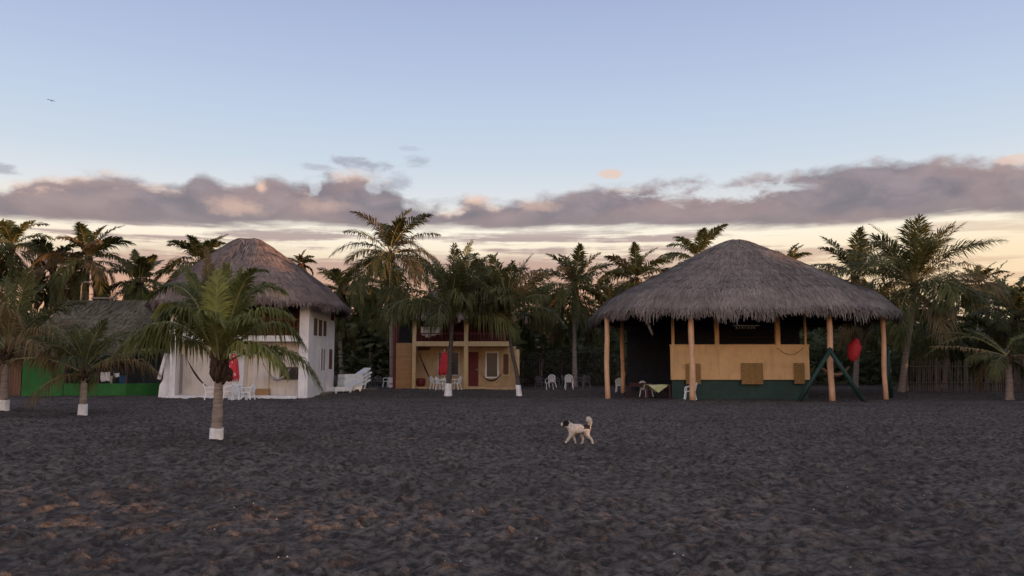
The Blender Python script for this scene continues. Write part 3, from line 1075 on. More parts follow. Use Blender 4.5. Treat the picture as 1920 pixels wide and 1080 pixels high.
# ------------------------------------------------------------------ hammocks and hanging cloth
def hammock(label, a, b, sag, w, m, gather=0.22):
    a, b = Vector(a), Vector(b)
    o = thing('hammock', (a + b) / 2 - Vector((0, 0, sag)), label, 'hammock', 'hammocks slung on the terraces')

    def pt(s):
        p = a + (b - a) * s
        p.z -= sag * 4 * s * (1 - s)
        return p
    sd = (b - a).cross(Vector((0, 0, 1))).normalized()
    mb = MB()
    n, k = 16, 5
    for i in range(n + 1):
        s = gather + (1 - 2 * gather) * i / n
        ww = w * (0.12 + 0.88 * math.sin(PI * i / n))
        for j in range(k + 1):
            q = j / k - .5
            mb.v.append(tuple(pt(s) + sd * ww * q + Vector((0, 0, 0.9 * ww * q * q))))
    for i in range(n):
        for j in range(k):
            c = i * (k + 1) + j
            mb.f.append((c, c + 1, c + k + 2, c + k + 1))
            mb.m.append(0)
    c = mb.build('sling', m, o, smooth=True)
    md = c.modifiers.new('thick', 'SOLIDIFY')
    md.thickness = 0.02
    for s0, s1 in ((0, gather), (1, 1 - gather)):
        r = MB()
        r.tube([pt(s0 + (s1 - s0) * i / 4) for i in range(5)], 0.014, 5)
        r.build('rope', M['hammock'], o)
    return o


def hanging(label, px0, py0, px1, py1, Y, m, seed=0, skew=0, name='hanging_cloth', cat='cloth', group=None, th=0.02):
    """one sheet of cloth hanging in soft folds"""
    rng = random.Random(seed)
    a, b = P(px0, py0, Y), P(px1, py0, Y)
    z0 = P(px0, py1, Y).z
    mb = MB()
    n, k = 10, 5
    for i in range(n + 1):
        s = i / n
        bot = z0 + rng.uniform(-.06, .06) + skew * (s - .5)
        for j in range(k + 1):
            t = j / k
            mb.v.append((a.x + (b.x - a.x) * (s + 0.04 * t * math.sin(s * 9 + seed)), Y + 0.05 * t * math.sin(s * 13 + seed), a.z + (bot - a.z) * t - 0.03 * math.sin(PI * s)))
    for i in range(n):
        for j in range(k):
            c = i * (k + 1) + j
            mb.f.append((c, c + 1, c + k + 2, c + k + 1))
            mb.m.append(0)
    og = Vector(((a.x + b.x) / 2, Y, z0))
    o = mb.build(name, m, org=og, smooth=True)
    md = o.modifiers.new('thick', 'SOLIDIFY')
    md.thickness = th
    return tag(o, label, cat, group)


hammock('tan hammock behind the wide green timber frame under the palapa', P(1526, 668, 43.5), P(1600, 672, 43.5), 1.05, 0.9, M['hammock_t'], 0.12)
# red oval bundle
rbm = MB()
cc = P(1602, 656, 43.0)
hgt = 1.25
prof = []
for i in range(11):
    s = i / 10
    prof.append((0.33 * math.sin(PI * (0.03 + 0.94 * s)) ** 0.75 + .01, (s - .5) * hgt))
rbm.lathe((0, 0, 0), prof, 14)
rm_ = Matrix.Rotation(R(14), 3, 'Y')
rbm.v = [tuple(rm_ @ Vector((v[0] * (1 + .16 * math.sin(5 * math.atan2(v[1], v[0]) + 3 * v[2]) + .08 * math.sin(v[2] * 11)), v[1], v[2])) * 1.0 + cc) for v in rbm.v]
ro = thing('hanging_bundle', cc - Vector((0, 0, hgt / 2)), 'red oval cloth bundle hanging under the palapa eave', 'cloth bundle')
rbm.build('bundle', M['red'], ro, smooth=True)
t = MB()
t.tube([cc + Vector((-0.15, 0, .6)), cc + Vector((-0.15, 0, 1.9))], 0.015, 5)
t.build('rope', M['hammock'], ro)


# ------------------------------------------------------------------ white plastic chairs and tables
def make_chair(plastic):
    o = thing('plastic_chair', (0, 0, 0), 'x', 'chair')
    s = MB()
    s.prism([(-.22, .40), (.22, .41), (.235, .435), (.2, .45), (-.2, .435), (-.23, .43)], -.22, .22)
    s.build('seat', plastic, o)
    b = MB()      # back at x=-0.22 leaning backwards, fan of slats under a rounded top rail
    for k in range(5):
        y = -.14 + .07 * k
        b.bar((-.225, y * .9, .43), (-.32, y * 1.15, .80), .045, .018, up=(1, 0, 0))
    n = 9
    pts = [(-.315 - .02 * math.sin(PI * i / n), -.225 + .45 * i / n, .74 + .11 * math.sin(PI * i / n)) for i in range(n + 1)]
    b.tube(pts, .028, 6)
    b.bar((-.225, -.22, .43), (-.315, -.225, .76), .045, .03, up=(1, 0, 0))
    b.bar((-.225, .22, .43), (-.315, .225, .76), .045, .03, up=(1, 0, 0))
    b.build('backrest', plastic, o)
    for sx in (-1, 1):
        for sy in (-1, 1):
            l = MB()
            l.bar((sx * .27, sy * .255, 0), (sx * .2, sy * .21, .42), .05, .04, up=(0, 1, 0))
            l.build('leg', plastic, o)
    for sy in (-1, 1):
        a = MB()
        a.tube([(-.29, sy * .235, .66), (-.1, sy * .275, .67), (.12, sy * .275, .66), (.2, sy * .265, .62), (.225, sy * .25, .42)], .026, 6)
        a.build('armrest', plastic, o)
    return o


chair = make_chair(M['plastic'])
shaded_chair = make_chair(mat('shade_grey_plastic', (0.13, 0.13, 0.145), .5, .2, 5.0))  # grey stands in for shade on the dimmer white chairs
first = {False: True, True: True}


def put_chair(px, Y, rot, label, group, tip=0, grey=False):
    src_ = shaded_chair if grey else chair
    o = src_ if first[grey] else copy_tree(src_)
    first[grey] = False
    x = P(px, 740, Y).x
    o.location = (x, Y, (gnd(x, Y)) + (0.08 if tip else 0))
    o.rotation_euler = (0, R(tip), R(rot))
    tag(o, label, 'chair', group)
    return o


def table(px, Y, label, r=0.42, h=0.72, cloth=None):
    x = P(px, 740, Y).x
    o = thing('round_table', (x, Y, gnd(x, Y)), label, 'table')
    z = gnd(x, Y)
    t = MB()
    t.lathe((x, Y, z + h), [(r * .97, -.03), (r, -.015), (r, .0), (r * .97, .012)], 24)
    t.build('tabletop', M['plastic'], o)
    for k in range(4):
        a = PI / 4 + k * PI / 2
        l = MB()
        l.bar((x + math.cos(a) * r * .85, Y + math.sin(a) * r * .85, z), (x + math.cos(a) * r * .6, Y + math.sin(a) * r * .6, z + h - .03), .055, .055)
        l.build('leg', M['plastic'], o)
    return o


def parasol(px, pytop, pybot, Y, label, r, pale=False):
    x = P(px, 740, Y).x
    z = gnd(x, Y)
    o = thing('folded_parasol', (x, Y, z), label, 'parasol', 'folded red parasols')
    t = MB()
    zt, zb = P(px, pytop, Y).z, P(px, pybot, Y).z
    t.tube([(x, Y, z + .1), (x, Y, zt + .12)], .022, 8)
    t.build('pole', M['plastic'], o)
    c = MB()
    n = 32
    prof = [(0.03, zt), (0.45, zt - .12 * (zt - zb)), (0.72, zt - .35 * (zt - zb)), (0.86, zt - .6 * (zt - zb)), (1.0, zt - .85 * (zt - zb)), (0.82, zb), (0.3, zb + .05)]
    vs = []
    for q, zz in prof:
        for k in range(n):
            a = 2 * PI * k / n
            rr = r * q * (1 + 0.2 * math.cos(8 * a + .4 * q))
            vs.append((x + rr * math.cos(a), Y + rr * math.sin(a), zz - (0.05 * math.cos(8 * a) if q > .8 else 0)))
    fs = []
    for i in range(len(prof) - 1):
        for k in range(n):
            k2 = (k + 1) % n
            fs.append((i * n + k2, i * n + k, (i + 1) * n + k, (i + 1) * n + k2))
    c.add(vs, fs)
    c.build('canopy', M['red_print'] if pale else M['red'], o, smooth=True)
    st = MB()
    st.lathe((x, Y, z - .02), [(.24, 0), (.24, .07), (.09, .12), (.03, .3)], 16)
    st.build('foot', M['plastic'], o)
    return o


# red cloth with pale worn print
mp_ = mat('red_print_fabric', (0.55, 0.035, 0.045), 0.7, 0.2, 4.0)
nt = mp_.node_tree
bs = nt.nodes['Principled BSDF']
src = bs.inputs['Base Color'].links[0].from_socket
tc = nt.nodes.new('ShaderNodeTexCoord')
vz = nt.nodes.new('ShaderNodeTexNoise')
vz.inputs['Scale'].default_value = 5.5
vz.inputs['Detail'].default_value = 1
nt.links.new(tc.outputs['Object'], vz.inputs['Vector'])
mr = nt.nodes.new('ShaderNodeMapRange')
mr.inputs['From Min'].default_value = 0.60
mr.inputs['From Max'].default_value = 0.66
nt.links.new(vz.outputs['Fac'], mr.inputs['Value'])
mx = nt.nodes.new('ShaderNodeMix')
mx.data_type = 'RGBA'
mx.inputs['B'].default_value = (0.62, 0.36, 0.36, 1)
nt.links.new(mr.outputs['Result'], mx.inputs['Factor'])
nt.links.new(src, mx.inputs['A'])
nt.links.new(mx.outputs['Result'], bs.inputs['Base Color'])
M['red_print'] = mp_

# ------------------------------------------------------------------ white house
YW = 44.0
wh = thing('white_house', (-14.7, YW, gz(YW)), 'white two storey house with a thatched roof and open upper terrace', 'house')
xl, xr = P(318, 680, YW).x, P(577, 680, YW).x
zs0, zs1 = P(450, 640, YW).z, P(450, 629, YW).z     # floor slab
YR = 50.5                                           # rear of the house
zev = 5.5
b = MB()
b.box(xl + .1, xr - .5, YW + 1.0, YW + 1.2, -.1, zs0)
b.build('front_wall', M['beige'], wh)
b = MB()
b.box(xl, xr - .16, YW + .0, YR - .2, zs0 + .002, zs1 - .002)
b.build('floor_slab', M['slab'], wh)
b = MB()                                             # long wall on the shady side path
b.box(xr - .18, xr, YW + .52, YR, -.1, zev)
b.build('side_wall', M['white'], wh)
b = MB()
b.box(xl, xr - .19, YR - .18, YR, -.1, zev)
b.box(xl, xl + .18, YW + .5, YR - .19, -.1, zs0)
b.build('rear_wall', M['white'], wh)
b = MB()                                             # corner pier
b.box(xr - .48, xr + .02, YW - .02, YW + .5, -.1, zev)
b.build('corner_pier', M['white'], wh)
for a0, a1, y0, y1 in [(318, 329, 640, None), (319, 331, 560, 629), (343, 351, 560, 629), (447, 457, 640, None)]:
    b = MB()
    b.pbox(a0, y0, a1, y1, YW + .03 if y1 else YW - .02, 0.3)
    b.build('pillar', M['white'], wh)
b = MB()                                             # sloping buttress
pp = [P(312, 664, YW + .3), P(318, 664, YW + .3), P(318, 752, YW + .3), P(296, 752, YW + .3), P(300, 722, YW + .3), P(306, 712, YW + .3), P(297, 712, YW + .3)]
b.prism([(p.x, p.z) for p in [pp[0], pp[1], pp[2], pp[3], pp[4], pp[5]]], YW + .25, YW + .7)
b.build('buttress', M['white'], wh)
b = MB()
b.bar(P(312, 662, YW + .1), P(298, 711, YW + .1), .16, .14)
b.build('handrail', M['white'], wh)
b = MB()
b.box(xl - .1, xr - .5, YW - .1, YW + .98, -.1, .14)
b.build('plinth', M['slab'], wh)
b = MB()
b.pbox(477, 729, 503, 741, YW + .55, .42)
b.build('door_step', M['brownplank'], wh)
b = MB()
b.pbox(464, 672, 503, 729, YW + .955, .04)
d_ = b.build('door', M['beige'], wh)
fr = MB()
fr.pbox(462, 670, 464, 729, YW + .93, .068)
fr.pbox(503, 670, 505, 729, YW + .93, .068)
fr.pbox(462, 668, 505, 670, YW + .93, .068)
fr.build('door_frame', M['cream'], d_)
b = MB()
b.pbox(331, 664, 342, 738, YW + .96, .038)
b.build('door', M['curtain'], wh)
b = MB()
b.pbox(524, 688, 570, 712, YW + .95, .048)
w_ = b.build('window', M['wood'], wh)
b = MB()
for a0, a1 in ((526, 539), (541, 554), (556, 568)):
    b.pbox(a0, 690, a1, 710, YW + .935, .012)
b.build('pane', M['glass'], w_)
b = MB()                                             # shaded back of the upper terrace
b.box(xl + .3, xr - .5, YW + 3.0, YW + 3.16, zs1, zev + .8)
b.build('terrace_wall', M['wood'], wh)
b = MB()
for k in range(31):
    x = xl + .35 + k * (xr - .6 - xl - .35) / 30
    b.box(x - .018, x + .018, YW + .1, YW + .136, zs1, zs1 + .85)
b.box(xl + .32, xr - .5, YW + .08, YW + .16, zs1 + .852, zs1 + .92)
b.box(xl + .32, xr - .5, YW + .09, YW + .15, zs1 + .42, zs1 + .46)
b.build('terrace_railing', M['wood'], wh)
b = MB()
b.box(xl - .1, xr + .1, YW + .1, YW + .3, zev - .02, zev + .18)
b.box(xl - .1, xr + .1, YR - .3, YR - .1, zev + .003, zev + .18)
b.box(xr - .17, xr - .02, YW + .31, YR - .31, zev + .003, zev + .18)
b.box(xl + .02, xl + .17, YW + .31, YR - .31, zev + .003, zev + .18)
b.build('wall_plate', M['dkwood'], wh)
# side windows
for (y0, y1, t0, t1, m, nm) in [(45.15, 45.85, 597, 629, 'wood', 'louvre_window'), (46.3, 47.0, 600, 630, 'wood', 'louvre_window'), (47.5, 48.1, 602, 630, 'wood', 'louvre_window'),
                                (49.4, 50.15, 571, 601, 'darkred', 'shutter'), (46.8, 48.0, 654, 694, 'curtain', 'window'), (49.1, 49.85, 655, 692, 'wood', 'window')]:
    ym = (y0 + y1) / 2
    z0, z1 = P(600, t1, ym).z, P(600, t0, ym).z
    b = MB()
    b.box(xr - .02, xr + .025, y0, y1, z0, z1)
    wn = b.build(nm, M[m], wh)
    b = MB()
    if m == 'curtain':
        b.box(xr + .022, xr + .05, y0 - .06, y0 + .04, z0, z1)
        b.box(xr + .022, xr + .05, y1 - .04, y1 + .06, z0, z1)
        b.box(xr + .022, xr + .05, ym - .03, ym + .03, z0, z1)
        b.build('frame', M['white'], wn)
    else:
        n = 12
        for k in range(n):
            z = z0 + (z1 - z0) * (k + .5) / n
            b.box(xr + .022, xr + .045, y0 + .03, y1 - .03, z - .02, z + .02)
        b.build('slat', M[m], wn)
S = hip_roof(-14.85, 47.2, 5.1, 5.2, P(470, 446, 47).z, 5.38, ridge=0.3, lip=.3, sup=3.0, pw=0.98, rnd=0.10, ax=-.55)
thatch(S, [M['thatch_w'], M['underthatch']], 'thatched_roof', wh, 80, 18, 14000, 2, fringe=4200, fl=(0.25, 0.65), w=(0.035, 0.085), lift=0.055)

hanging('red towel hung on the white house terrace rail beside two pillars', 340, 596, 352, 611, YW + .02, M['darkred'], 1, group='towels on the terrace rails')
hanging('red towel hung midway on the white house terrace rail', 482, 588, 497, 598, YW + .9, M['red'], 2, group='towels on the terrace rails')
hammock('dark hammock slung slack beside the buttress of the white house', P(349, 668, YW + .4), P(392, 726, YW + .1), 0.3, .2, M['hammock'], 0.1)
hammock('pale hammock slung before the white house window', P(492, 676, YW + .4), P(552, 672, YW + .4), 1.15, .55, M['hammock_p'], 0.12)
parasol(436, 662, 714, 42.6, 'folded red parasol with pale print in front of the white house', .29, True)
G1 = 'white chairs in front of the white house'
put_chair(394, 42.3, 20, 'white plastic chair behind the husky crown base of the nearest palm', G1)
put_chair(428, 42.4, -160, 'white plastic chair under the printed red parasol', G1)
put_chair(449, 41.9, 60, 'white plastic chair between the printed parasol and the outermost chair', G1)
put_chair(465, 42.0, 170, 'white plastic chair nearest the door step of the white house', G1)
table(441, 42.6, 'round white plastic table under the printed red parasol', .4)

# ------------------------------------------------------------------ yellow house
YY = 55.0
yh = thing('yellow_house', (P(865, 730, YY).x, YY, gz(YY)), 'yellow two storey house with cream pillars and dark red upper floor', 'house')
b = MB()
b.pbox(779, 649, 968, None, YY + 1.6, .2)
b.build('front_wall', M['yellow'], yh)
b = MB()
b.pbox(742, 643, 773, None, YY + .3, 6)
b.build('side_wing', M['brownplank'], yh)
b = MB()
b.pbox(742, 606, 745, 643, YY + .3, .3)
b.pbox(737, 610, 741, None, YY + .35, .3)
b.build('wing_frame', M['darkred'], yh)
b = MB()
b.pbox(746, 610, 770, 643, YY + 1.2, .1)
b.build('opening_dark_panel', M['dark'], yh)  # solid dark panel, the opening's shade painted as its colour
for a0, a1, t in [(773, 779.5, 600), (870, 877.5, 600), (968, 974, 655)]:
    b = MB()
    b.pbox(a0, t, a1, None, YY, .26)
    b.build('pillar', M['cream'], yh)
b = MB()
b.pbox(779.6, 640, 869.9, 649, YY + .02, 1.57)
b.pbox(877.6, 640, 956, 649, YY + .02, 1.57)
b.build('balcony_slab', M['cream'], yh)
b = MB()
b.pbox(781, 596, 952, 640, YY + 1.7, .2)
b.build('upper_wall', M['redwall'], yh)
b = MB()
for k in range(26):
    q = 783 + k * 6.6
    b.pbox(q, 626, q + 1, 640, YY + .12, .04)
b.pbox(781, 624, 869, 626, YY + .11, .06)
b.pbox(878, 624, 955, 626, YY + .11, .06)
b.build('balcony_railing', M['darkred'], yh)
b = MB()
b.pbox(779.6, 725, 968, None, YY + .02, 1.57)
b.build('plinth', M['yellow'], yh)


def win(parent, a0, t0, a1, t1, Y, fm, gm, nm='window', mull=True):
    f = MB()
    e = 2.6
    f.pbox(a0, t0, a0 + e, t1, Y - .06, .06)
    f.pbox(a1 - e, t0, a1, t1, Y - .06, .06)
    f.pbox(a0 + e, t0, a1 - e, t0 + e, Y - .058, .058)
    f.pbox(a0 + e, t1 - e, a1 - e, t1, Y - .058, .058)
    if mull:
        m_ = (a0 + a1) / 2
        f.pbox(m_ - 1, t0 + e, m_ + 1, t1 - e, Y - .055, .055)
    o = f.build(nm, fm, parent)
    g = MB()
    g.pbox(a0 + e, t0 + e, a1 - e, t1 - e, Y - .03, .028)
    g.build('pane', gm, o)
    return o


win(yh, 820, 659, 862, 705, YY + 1.6, M['cloth_c'], M['glass'])
win(yh, 910, 659, 935, 709, YY + 1.6, M['slab'], M['glass'], mull=False)
win(yh, 941, 661, 956, 705, YY + 1.6, M['cream'], M['wood'], mull=False)
b = MB()
b.pbox(878.5, 660, 897, 724, YY + 1.55, .048)
d_ = b.build('door', M['darkred'], yh)
b = MB()
b.pbox(893.5, 692, 895.5, 694, YY + 1.5, .048)
b.build('handle', M['metal'], d_)
b = MB()
b.pbox(783, 652, 806, 656, YY + 1.2, .35)
b.build('wall_shelf', M['wood'], yh)
S = hip_roof(P(868, 610, YY + 3).x, YY + 3.2, 4.5, 4.2, P(880, 532, YY + 3).z, P(880, 594, YY).z, ridge=1.2, sup=3.4, rnd=.06)
thatch(S, [M['thatch_w'], M['underthatch']], 'thatched_roof', yh, 60, 10, 4500, 3, fringe=1500, fl=(0.3, 0.6), w=(0.07, 0.13))
G2 = 'white sheets drying on the yellow house balcony'
hanging('white sheet on the yellow house balcony, next to the end pillar', 789, 612, 806, 630, YY + .5, M['cloth_w'], 3, -.25, 'hanging_sheet', 'sheet', G2)
hanging('pale cream sheet on the yellow house balcony, nearer the palm', 808, 612, 825, 628, YY + .5, M['cloth_y'] if False else M['cloth_w'], 4, .1, 'hanging_sheet', 'sheet', G2)
hammock('dark hammock slung from the end pillar of the yellow house', P(784, 655, YY + .8), P(812, 718, YY + .4), .25, .22, M['hammock'], .08)
hammock('dark hammock slung before the narrow white framed window', P(901, 698, YY + .8), P(946, 690, YY + .8), .75, .5, M['hammock'], .1)
parasol(833, 658, 703, YY - 1.2, 'folded plain red parasol before the yellow house window', .36)
# dark red tub
tb = MB()
q = P(789, 724, YY + .4)
tb.lathe((q.x, q.y, P(789, 725, YY + .4).z), [(.2, 0), (.29, .12), (.33, .32), (.3, .5), (.27, .56), (.22, .5)], 18)
tag(tb.build('clay_pot', M['darkred'], org=(q.x, q.y, P(789, 725, YY + .4).z), smooth=True), 'round dark red pot beside the end pillar of the yellow house', 'pot')
G3 = 'white chairs in front of the yellow house'
put_chair(816, 53.2, 30, 'white plastic chair beside the plain red parasol, toward the tallest palm', G3)
put_chair(827, 52.6, -20, 'white plastic chair right under the plain red parasol', G3)
put_chair(855, 53.0, 160, 'white plastic chair beside the dark palm trunk, toward the red door', G3)
table(838, 53.4, 'round white plastic table under the plain red parasol', .42)

# ------------------------------------------------------------------ green house and shed
YG = 46.0
gh = thing('green_house', (P(170, 740, YG).x, YG, gz(YG)), 'low green house with an olive thatched roof and open washing porch', 'house')
b = MB()
b.pbox(42, 668, 119, None, YG, .2)
b.build('front_wall', M['green'], gh)
b = MB()
b.pbox(119, 719, 236, None, YG - .003, .2)
xa, xb_ = P(236, 725, YG).x, P(304, 725, YG).x
b.add([(xa, YG, -.1), (xb_, YG + 1.8, -.1), (xb_, YG + 2.0, -.1), (xa, YG + .2, -.1)] + [(xa, YG, P(236, 719, YG).z), (xb_, YG + 1.8, P(236, 719, YG).z), (xb_, YG + 2.0, P(236, 719, YG).z), (xa, YG + .2, P(236, 719, YG).z)],
      [(0, 3, 2, 1), (4, 5, 6, 7), (0, 1, 5, 4), (1, 2, 6, 5), (2, 3, 7, 6), (3, 0, 4, 7)])
b.build('parapet', M['green'], gh)
b = MB()
b.pbox(119, 660, 310, None, YG + 3.2, .15)
b.build('porch_wall', M['navy'], gh)
for q in (119, 183, 236):
    b = MB()
    b.pbox(q, 655, q + 4, 719, YG + .02, .14)
    b.build('porch_post', M['dkwood'], gh)
xg0, xg1 = P(58, 600, YG).x, -20.75
zr, ze = P(200, 563, YG + 3.6).z, P(200, 655, YG - .8).z


def SG(u, t):
    x = xg0 + (xg1 - xg0) * u
    y = YG + 3.6 + (-.9 - 3.5) * t
    z = zr - (zr - ze) * t ** 0.93 + .05 * np.sin(u * 23) * t
    return np.stack([x, y, z], -1)


def SG2(u, t):
    x = xg0 + (xg1 - xg0) * u
    y = YG + 3.6 + 4.0 * t
    z = zr - (zr - ze) * t
    return np.stack([x, y, z], -1)


thatch(SG, [M['thatch_o'], M['underthatch']], 'thatched_roof', gh, 24, 10, 4200, 4, fringe=1000, fl=(0.25, 0.6), closed=False, w=(.06, .12))
thatch(SG2, [M['thatch_o'], M['underthatch']], 'rear_roof', gh, 12, 6, 500, 5, fringe=100, closed=False, w=(.08, .14))
b = MB()
b.tube([(P(172, 560, YG + 3.6).x, YG + 3.55, zr + .12), (P(222, 560, YG + 3.6).x, YG + 3.55, zr + .12)], .05, 8)
b.build('ridge_pole', M['kerb'], gh)
sd = thing('plank_shed', (P(20, 740, YG).x, YG + .5, gz(YG)), 'dark brown plank shed against the green house', 'shed')
b = MB()
for k in range(14):
    q = -30 + k * 5
    b.pbox(q + .2, 668 + random.uniform(-2, 2), q + 4.8, None, YG + .1 + random.uniform(0, .03), .05)
b.build('plank_wall', M['wood'], sd)
b = MB()
b.pbox(-45, 660, 41, 668, YG - .3, 2.5)
b.build('roof', M['dkwood'], sd)

G4 = 'washing on the green house porch'
for lab, a0, t0, a1, t1, m, s_ in [('small grey cloth on the porch line by the thin palm trunk', 173, 697, 181, 716, 'cloth_g', 11), ('large white cloth on the porch line of the green house', 184, 697, 206, 714, 'cloth_w', 12),
                                   ('narrow cream cloth on the porch line between two white cloths', 206.5, 704, 211, 717, 'cloth_c', 13), ('short white cloth on the porch line next to the blue cloth', 212, 699, 224, 706, 'cloth_w', 14),
                                   ('dark blue cloth on the porch line of the green house', 223.5, 703, 240, 720, 'cloth_b', 15)]:
    hanging(lab, a0, t0, a1, t1, YG + .5 + s_ * .03 - .3, M[m], s_, random.uniform(-.15, .15), group=G4)
ln = MB()
ln.tube([P(121, 694, YG + .7), P(180, 697, YG + .7), P(240, 698, YG + .7)], .012, 5)
tag(ln.build('clothes_line', M['hammock'], org=P(180, 697, YG + .7)), 'clothes line strung across the green house porch', 'clothes line')

# street lamp behind the green house
YL = 54
lp = thing('street_lamp', (P(152, 730, YL).x, YL, gz(YL)), 'thin pale lamp pole with a bent arm behind the green house', 'street lamp')
b = MB()
p0 = P(152, 545, YL)
b.tube([(p0.x, YL, gz(YL) - .1), (p0.x, YL, p0.z)], [.06, .045], 8)
b.build('pole', M['kerb'], lp)
b = MB()
b.tube([p0, P(152.5, 536, YL), P(155, 530, YL), P(161, 528, YL)], .04, 8)
b.build('arm', M['kerb'], lp, smooth=True)
b = MB()
q = P(164, 529, YL)
b.box(q.x - .16, q.x + .2, YL - .1, YL + .1, q.z - .05, q.z + .05)
b.build('lamp_head', M['kerb'], lp)


# ------------------------------------------------------------------ loungers between the houses
def make_lounger():
    o = thing('sun_lounger', (0, 0, 0), 'x', 'sun lounger')
    f = MB()
    f.prism([(-.98, .12), (.42, .12), (.46, .36), (-.98, .34)], -.33, -.27)
    f.prism([(-.98, .12), (.42, .12), (.46, .36), (-.98, .34)], .27, .33)
    f.box(-.98, -.92, -.268, .268, .12, .339)
    f.build('frame', M['plastic'], o)
    d = MB()
    d.box(-.918, .36, -.268, .268, .25, .325)
    d.build('seat', M['plastic'], o)
    b = MB()
    c, s_ = math.cos(R(27)), math.sin(R(27))
    b.prism([(.36, .28), (.36 + c * .85, .28 + s_ * .85), (.34 + c * .83, .36 + s_ * .85), (.32, .36)], -.30, .30)
    b.prism([(.62, .14), (.70, .14), (.84, .52), (.78, .52)], -.26, -.20)
    b.prism([(.62, .14), (.70, .14), (.84, .52), (.78, .52)], .20, .26)
    b.build('backrest', M['plastic'], o)
    for sx in (-.85, .3):
        for sy in (-.3, .3):
            l = MB()
            l.box(sx - .05, sx + .05, sy - .027, sy + .027, 0, .118)
            l.build('leg', M['plastic'], o)
    return o


lo = make_lounger()
G5 = 'white sun loungers heaped beside the white house'
for i, (px, Y, dz, rz, lab) in enumerate([(643, 49.4, 0, 8, 'white sun lounger in front of the heap beside the white house'), (662, 51.0, .0, -3, 'white sun lounger at the bottom of the heap behind the front one'),
                                          (663, 51.0, .24, 2, 'white sun lounger lying second in the heap'), (664, 51.1, .46, -4, 'white sun lounger lying third in the heap, under the topmost'),
                                          (663, 51.05, .70, 3, 'white sun lounger on the very top of the heap')]):
    o = lo if i == 0 else copy_tree(lo)
    x = P(px, 735, Y).x
    o.location = (x, Y, gnd(x, Y) + dz)
    o.rotation_euler = (0, 0, R(48 + rz))
    tag(o, lab, 'sun lounger', G5)
G6 = 'white chairs in the shade between the two houses'
for px, Y, rt, lab in [(634, 60, 40, 'far white chair just past the white house wall'), (643, 61, -120, 'far white chair above the lounger heap'), (655, 61, 10, 'far white chair behind the top lounger'),
                       (694, 60, 70, 'faint white chair just past the lounger heap'), (711, 60, -60, 'white chair in the dark gap short of the tallest palm'), (727, 59, 150, 'brightest white chair, next to the tallest palm trunk')]:
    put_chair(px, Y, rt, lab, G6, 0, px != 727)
G7 = 'white chairs in the dark yard between yellow house and palapa'
for px, Y, rt, tip, lab in [(1013, 58, 60, 0, 'small faint white chair nearest the leaning palm foot'), (1034, 54, 110, 18, 'white chair leaning over, second brightest in the dark yard'), (1042, 59, 10, 0, 'dim white chair right behind the leaning chair'),
                            (1067, 52.5, 80, 15, 'brightest white chair in the dark yard, tipped forward'), (1062, 60, -30, 0, 'dim chair behind the brightest yard chair'), (1088, 60, 160, 0, 'dim chair in the yard toward the palapa, further back'),
                            (1100, 55.5, 90, 0, 'grey looking white chair in the yard closest to the palapa')]:
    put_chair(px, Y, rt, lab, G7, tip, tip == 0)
G8 = 'white chairs under the palapa'
put_chair(1163, 50, 75, 'white chair half hidden behind the rear palapa post', G8)
put_chair(1212, 44.6, -60, 'white chair at the lime covered table under the palapa', G8)
put_chair(1294, 41.0, 160, 'white chair half hidden behind a front palapa post, by the bar', G8)


def dark_table(px, Y, lab, cloth=None, w=1.3, d=.8, m='tabled'):
    x = P(px, 745, Y).x
    z = gnd(x, Y)
    o = thing('wooden_table', (x, Y, z), lab, 'table', 'dark red tables under the palapa')
    t = MB()
    t.box(x - w / 2, x + w / 2, Y - d / 2, Y + d / 2, z + .7, z + .74)
    t.build('tabletop', M[m], o)
    t = MB()
    t.box(x - w / 2 + .08, x + w / 2 - .08, Y - d / 2 + .08, Y - d / 2 + .1, z + .56, z + .698)
    t.box(x - w / 2 + .08, x + w / 2 - .08, Y + d / 2 - .1, Y + d / 2 - .08, z + .56, z + .698)
    t.build('apron', M[m], o)
    for sx in (-1, 1):
        for sy in (-1, 1):
            l = MB()
            l.box(x + sx * (w / 2 - .06) - .04, x + sx * (w / 2 - .06) + .04, Y + sy * (d / 2 - .06) - .04, Y + sy * (d / 2 - .06) + .04, z - .05, z + .7)
            l.build('leg', M[m], o)
    if cloth:
        c = MB()
        n = 8
        # square cloth laid cornerwise, corners hanging
        for i in range(n + 1):
            for j in range(n + 1):
                u, v = i / n * 2 - 1, j / n * 2 - 1
                xx, yy = (u + v) * .42 * w * .95, (v - u) * .42 * d * 1.25
                ex = max(0, abs(xx) - w / 2, abs(yy) - d / 2)
                xc, yc = max(-w / 2 - .02, min(w / 2 + .02, xx)), max(-d / 2 - .02, min(d / 2 + .02, yy))
                c.v.append((x + xc, Y + yc, z + .752 - ex * .95 + .008 * math.sin(5 * u + 3 * v)))
        for i in range(n):
            for j in range(n):
                k = i * (n + 1) + j
                c.f.append((k, k + n + 1, k + n + 2, k + 1))
                c.m.append(0)
        tag(c.build('tablecloth', M[cloth], org=(x, Y, z + .75), smooth=True), 'lime yellow cloth laid cornerwise over a table under the palapa', 'tablecloth')
    return o


dark_table(1232, 43.0, 'dark red wooden table under the lime cloth', 'cloth_y')
dark_table(1197, 44.6, 'dark red wooden table with bare top by the lime covered table', None, 1.1, .7)


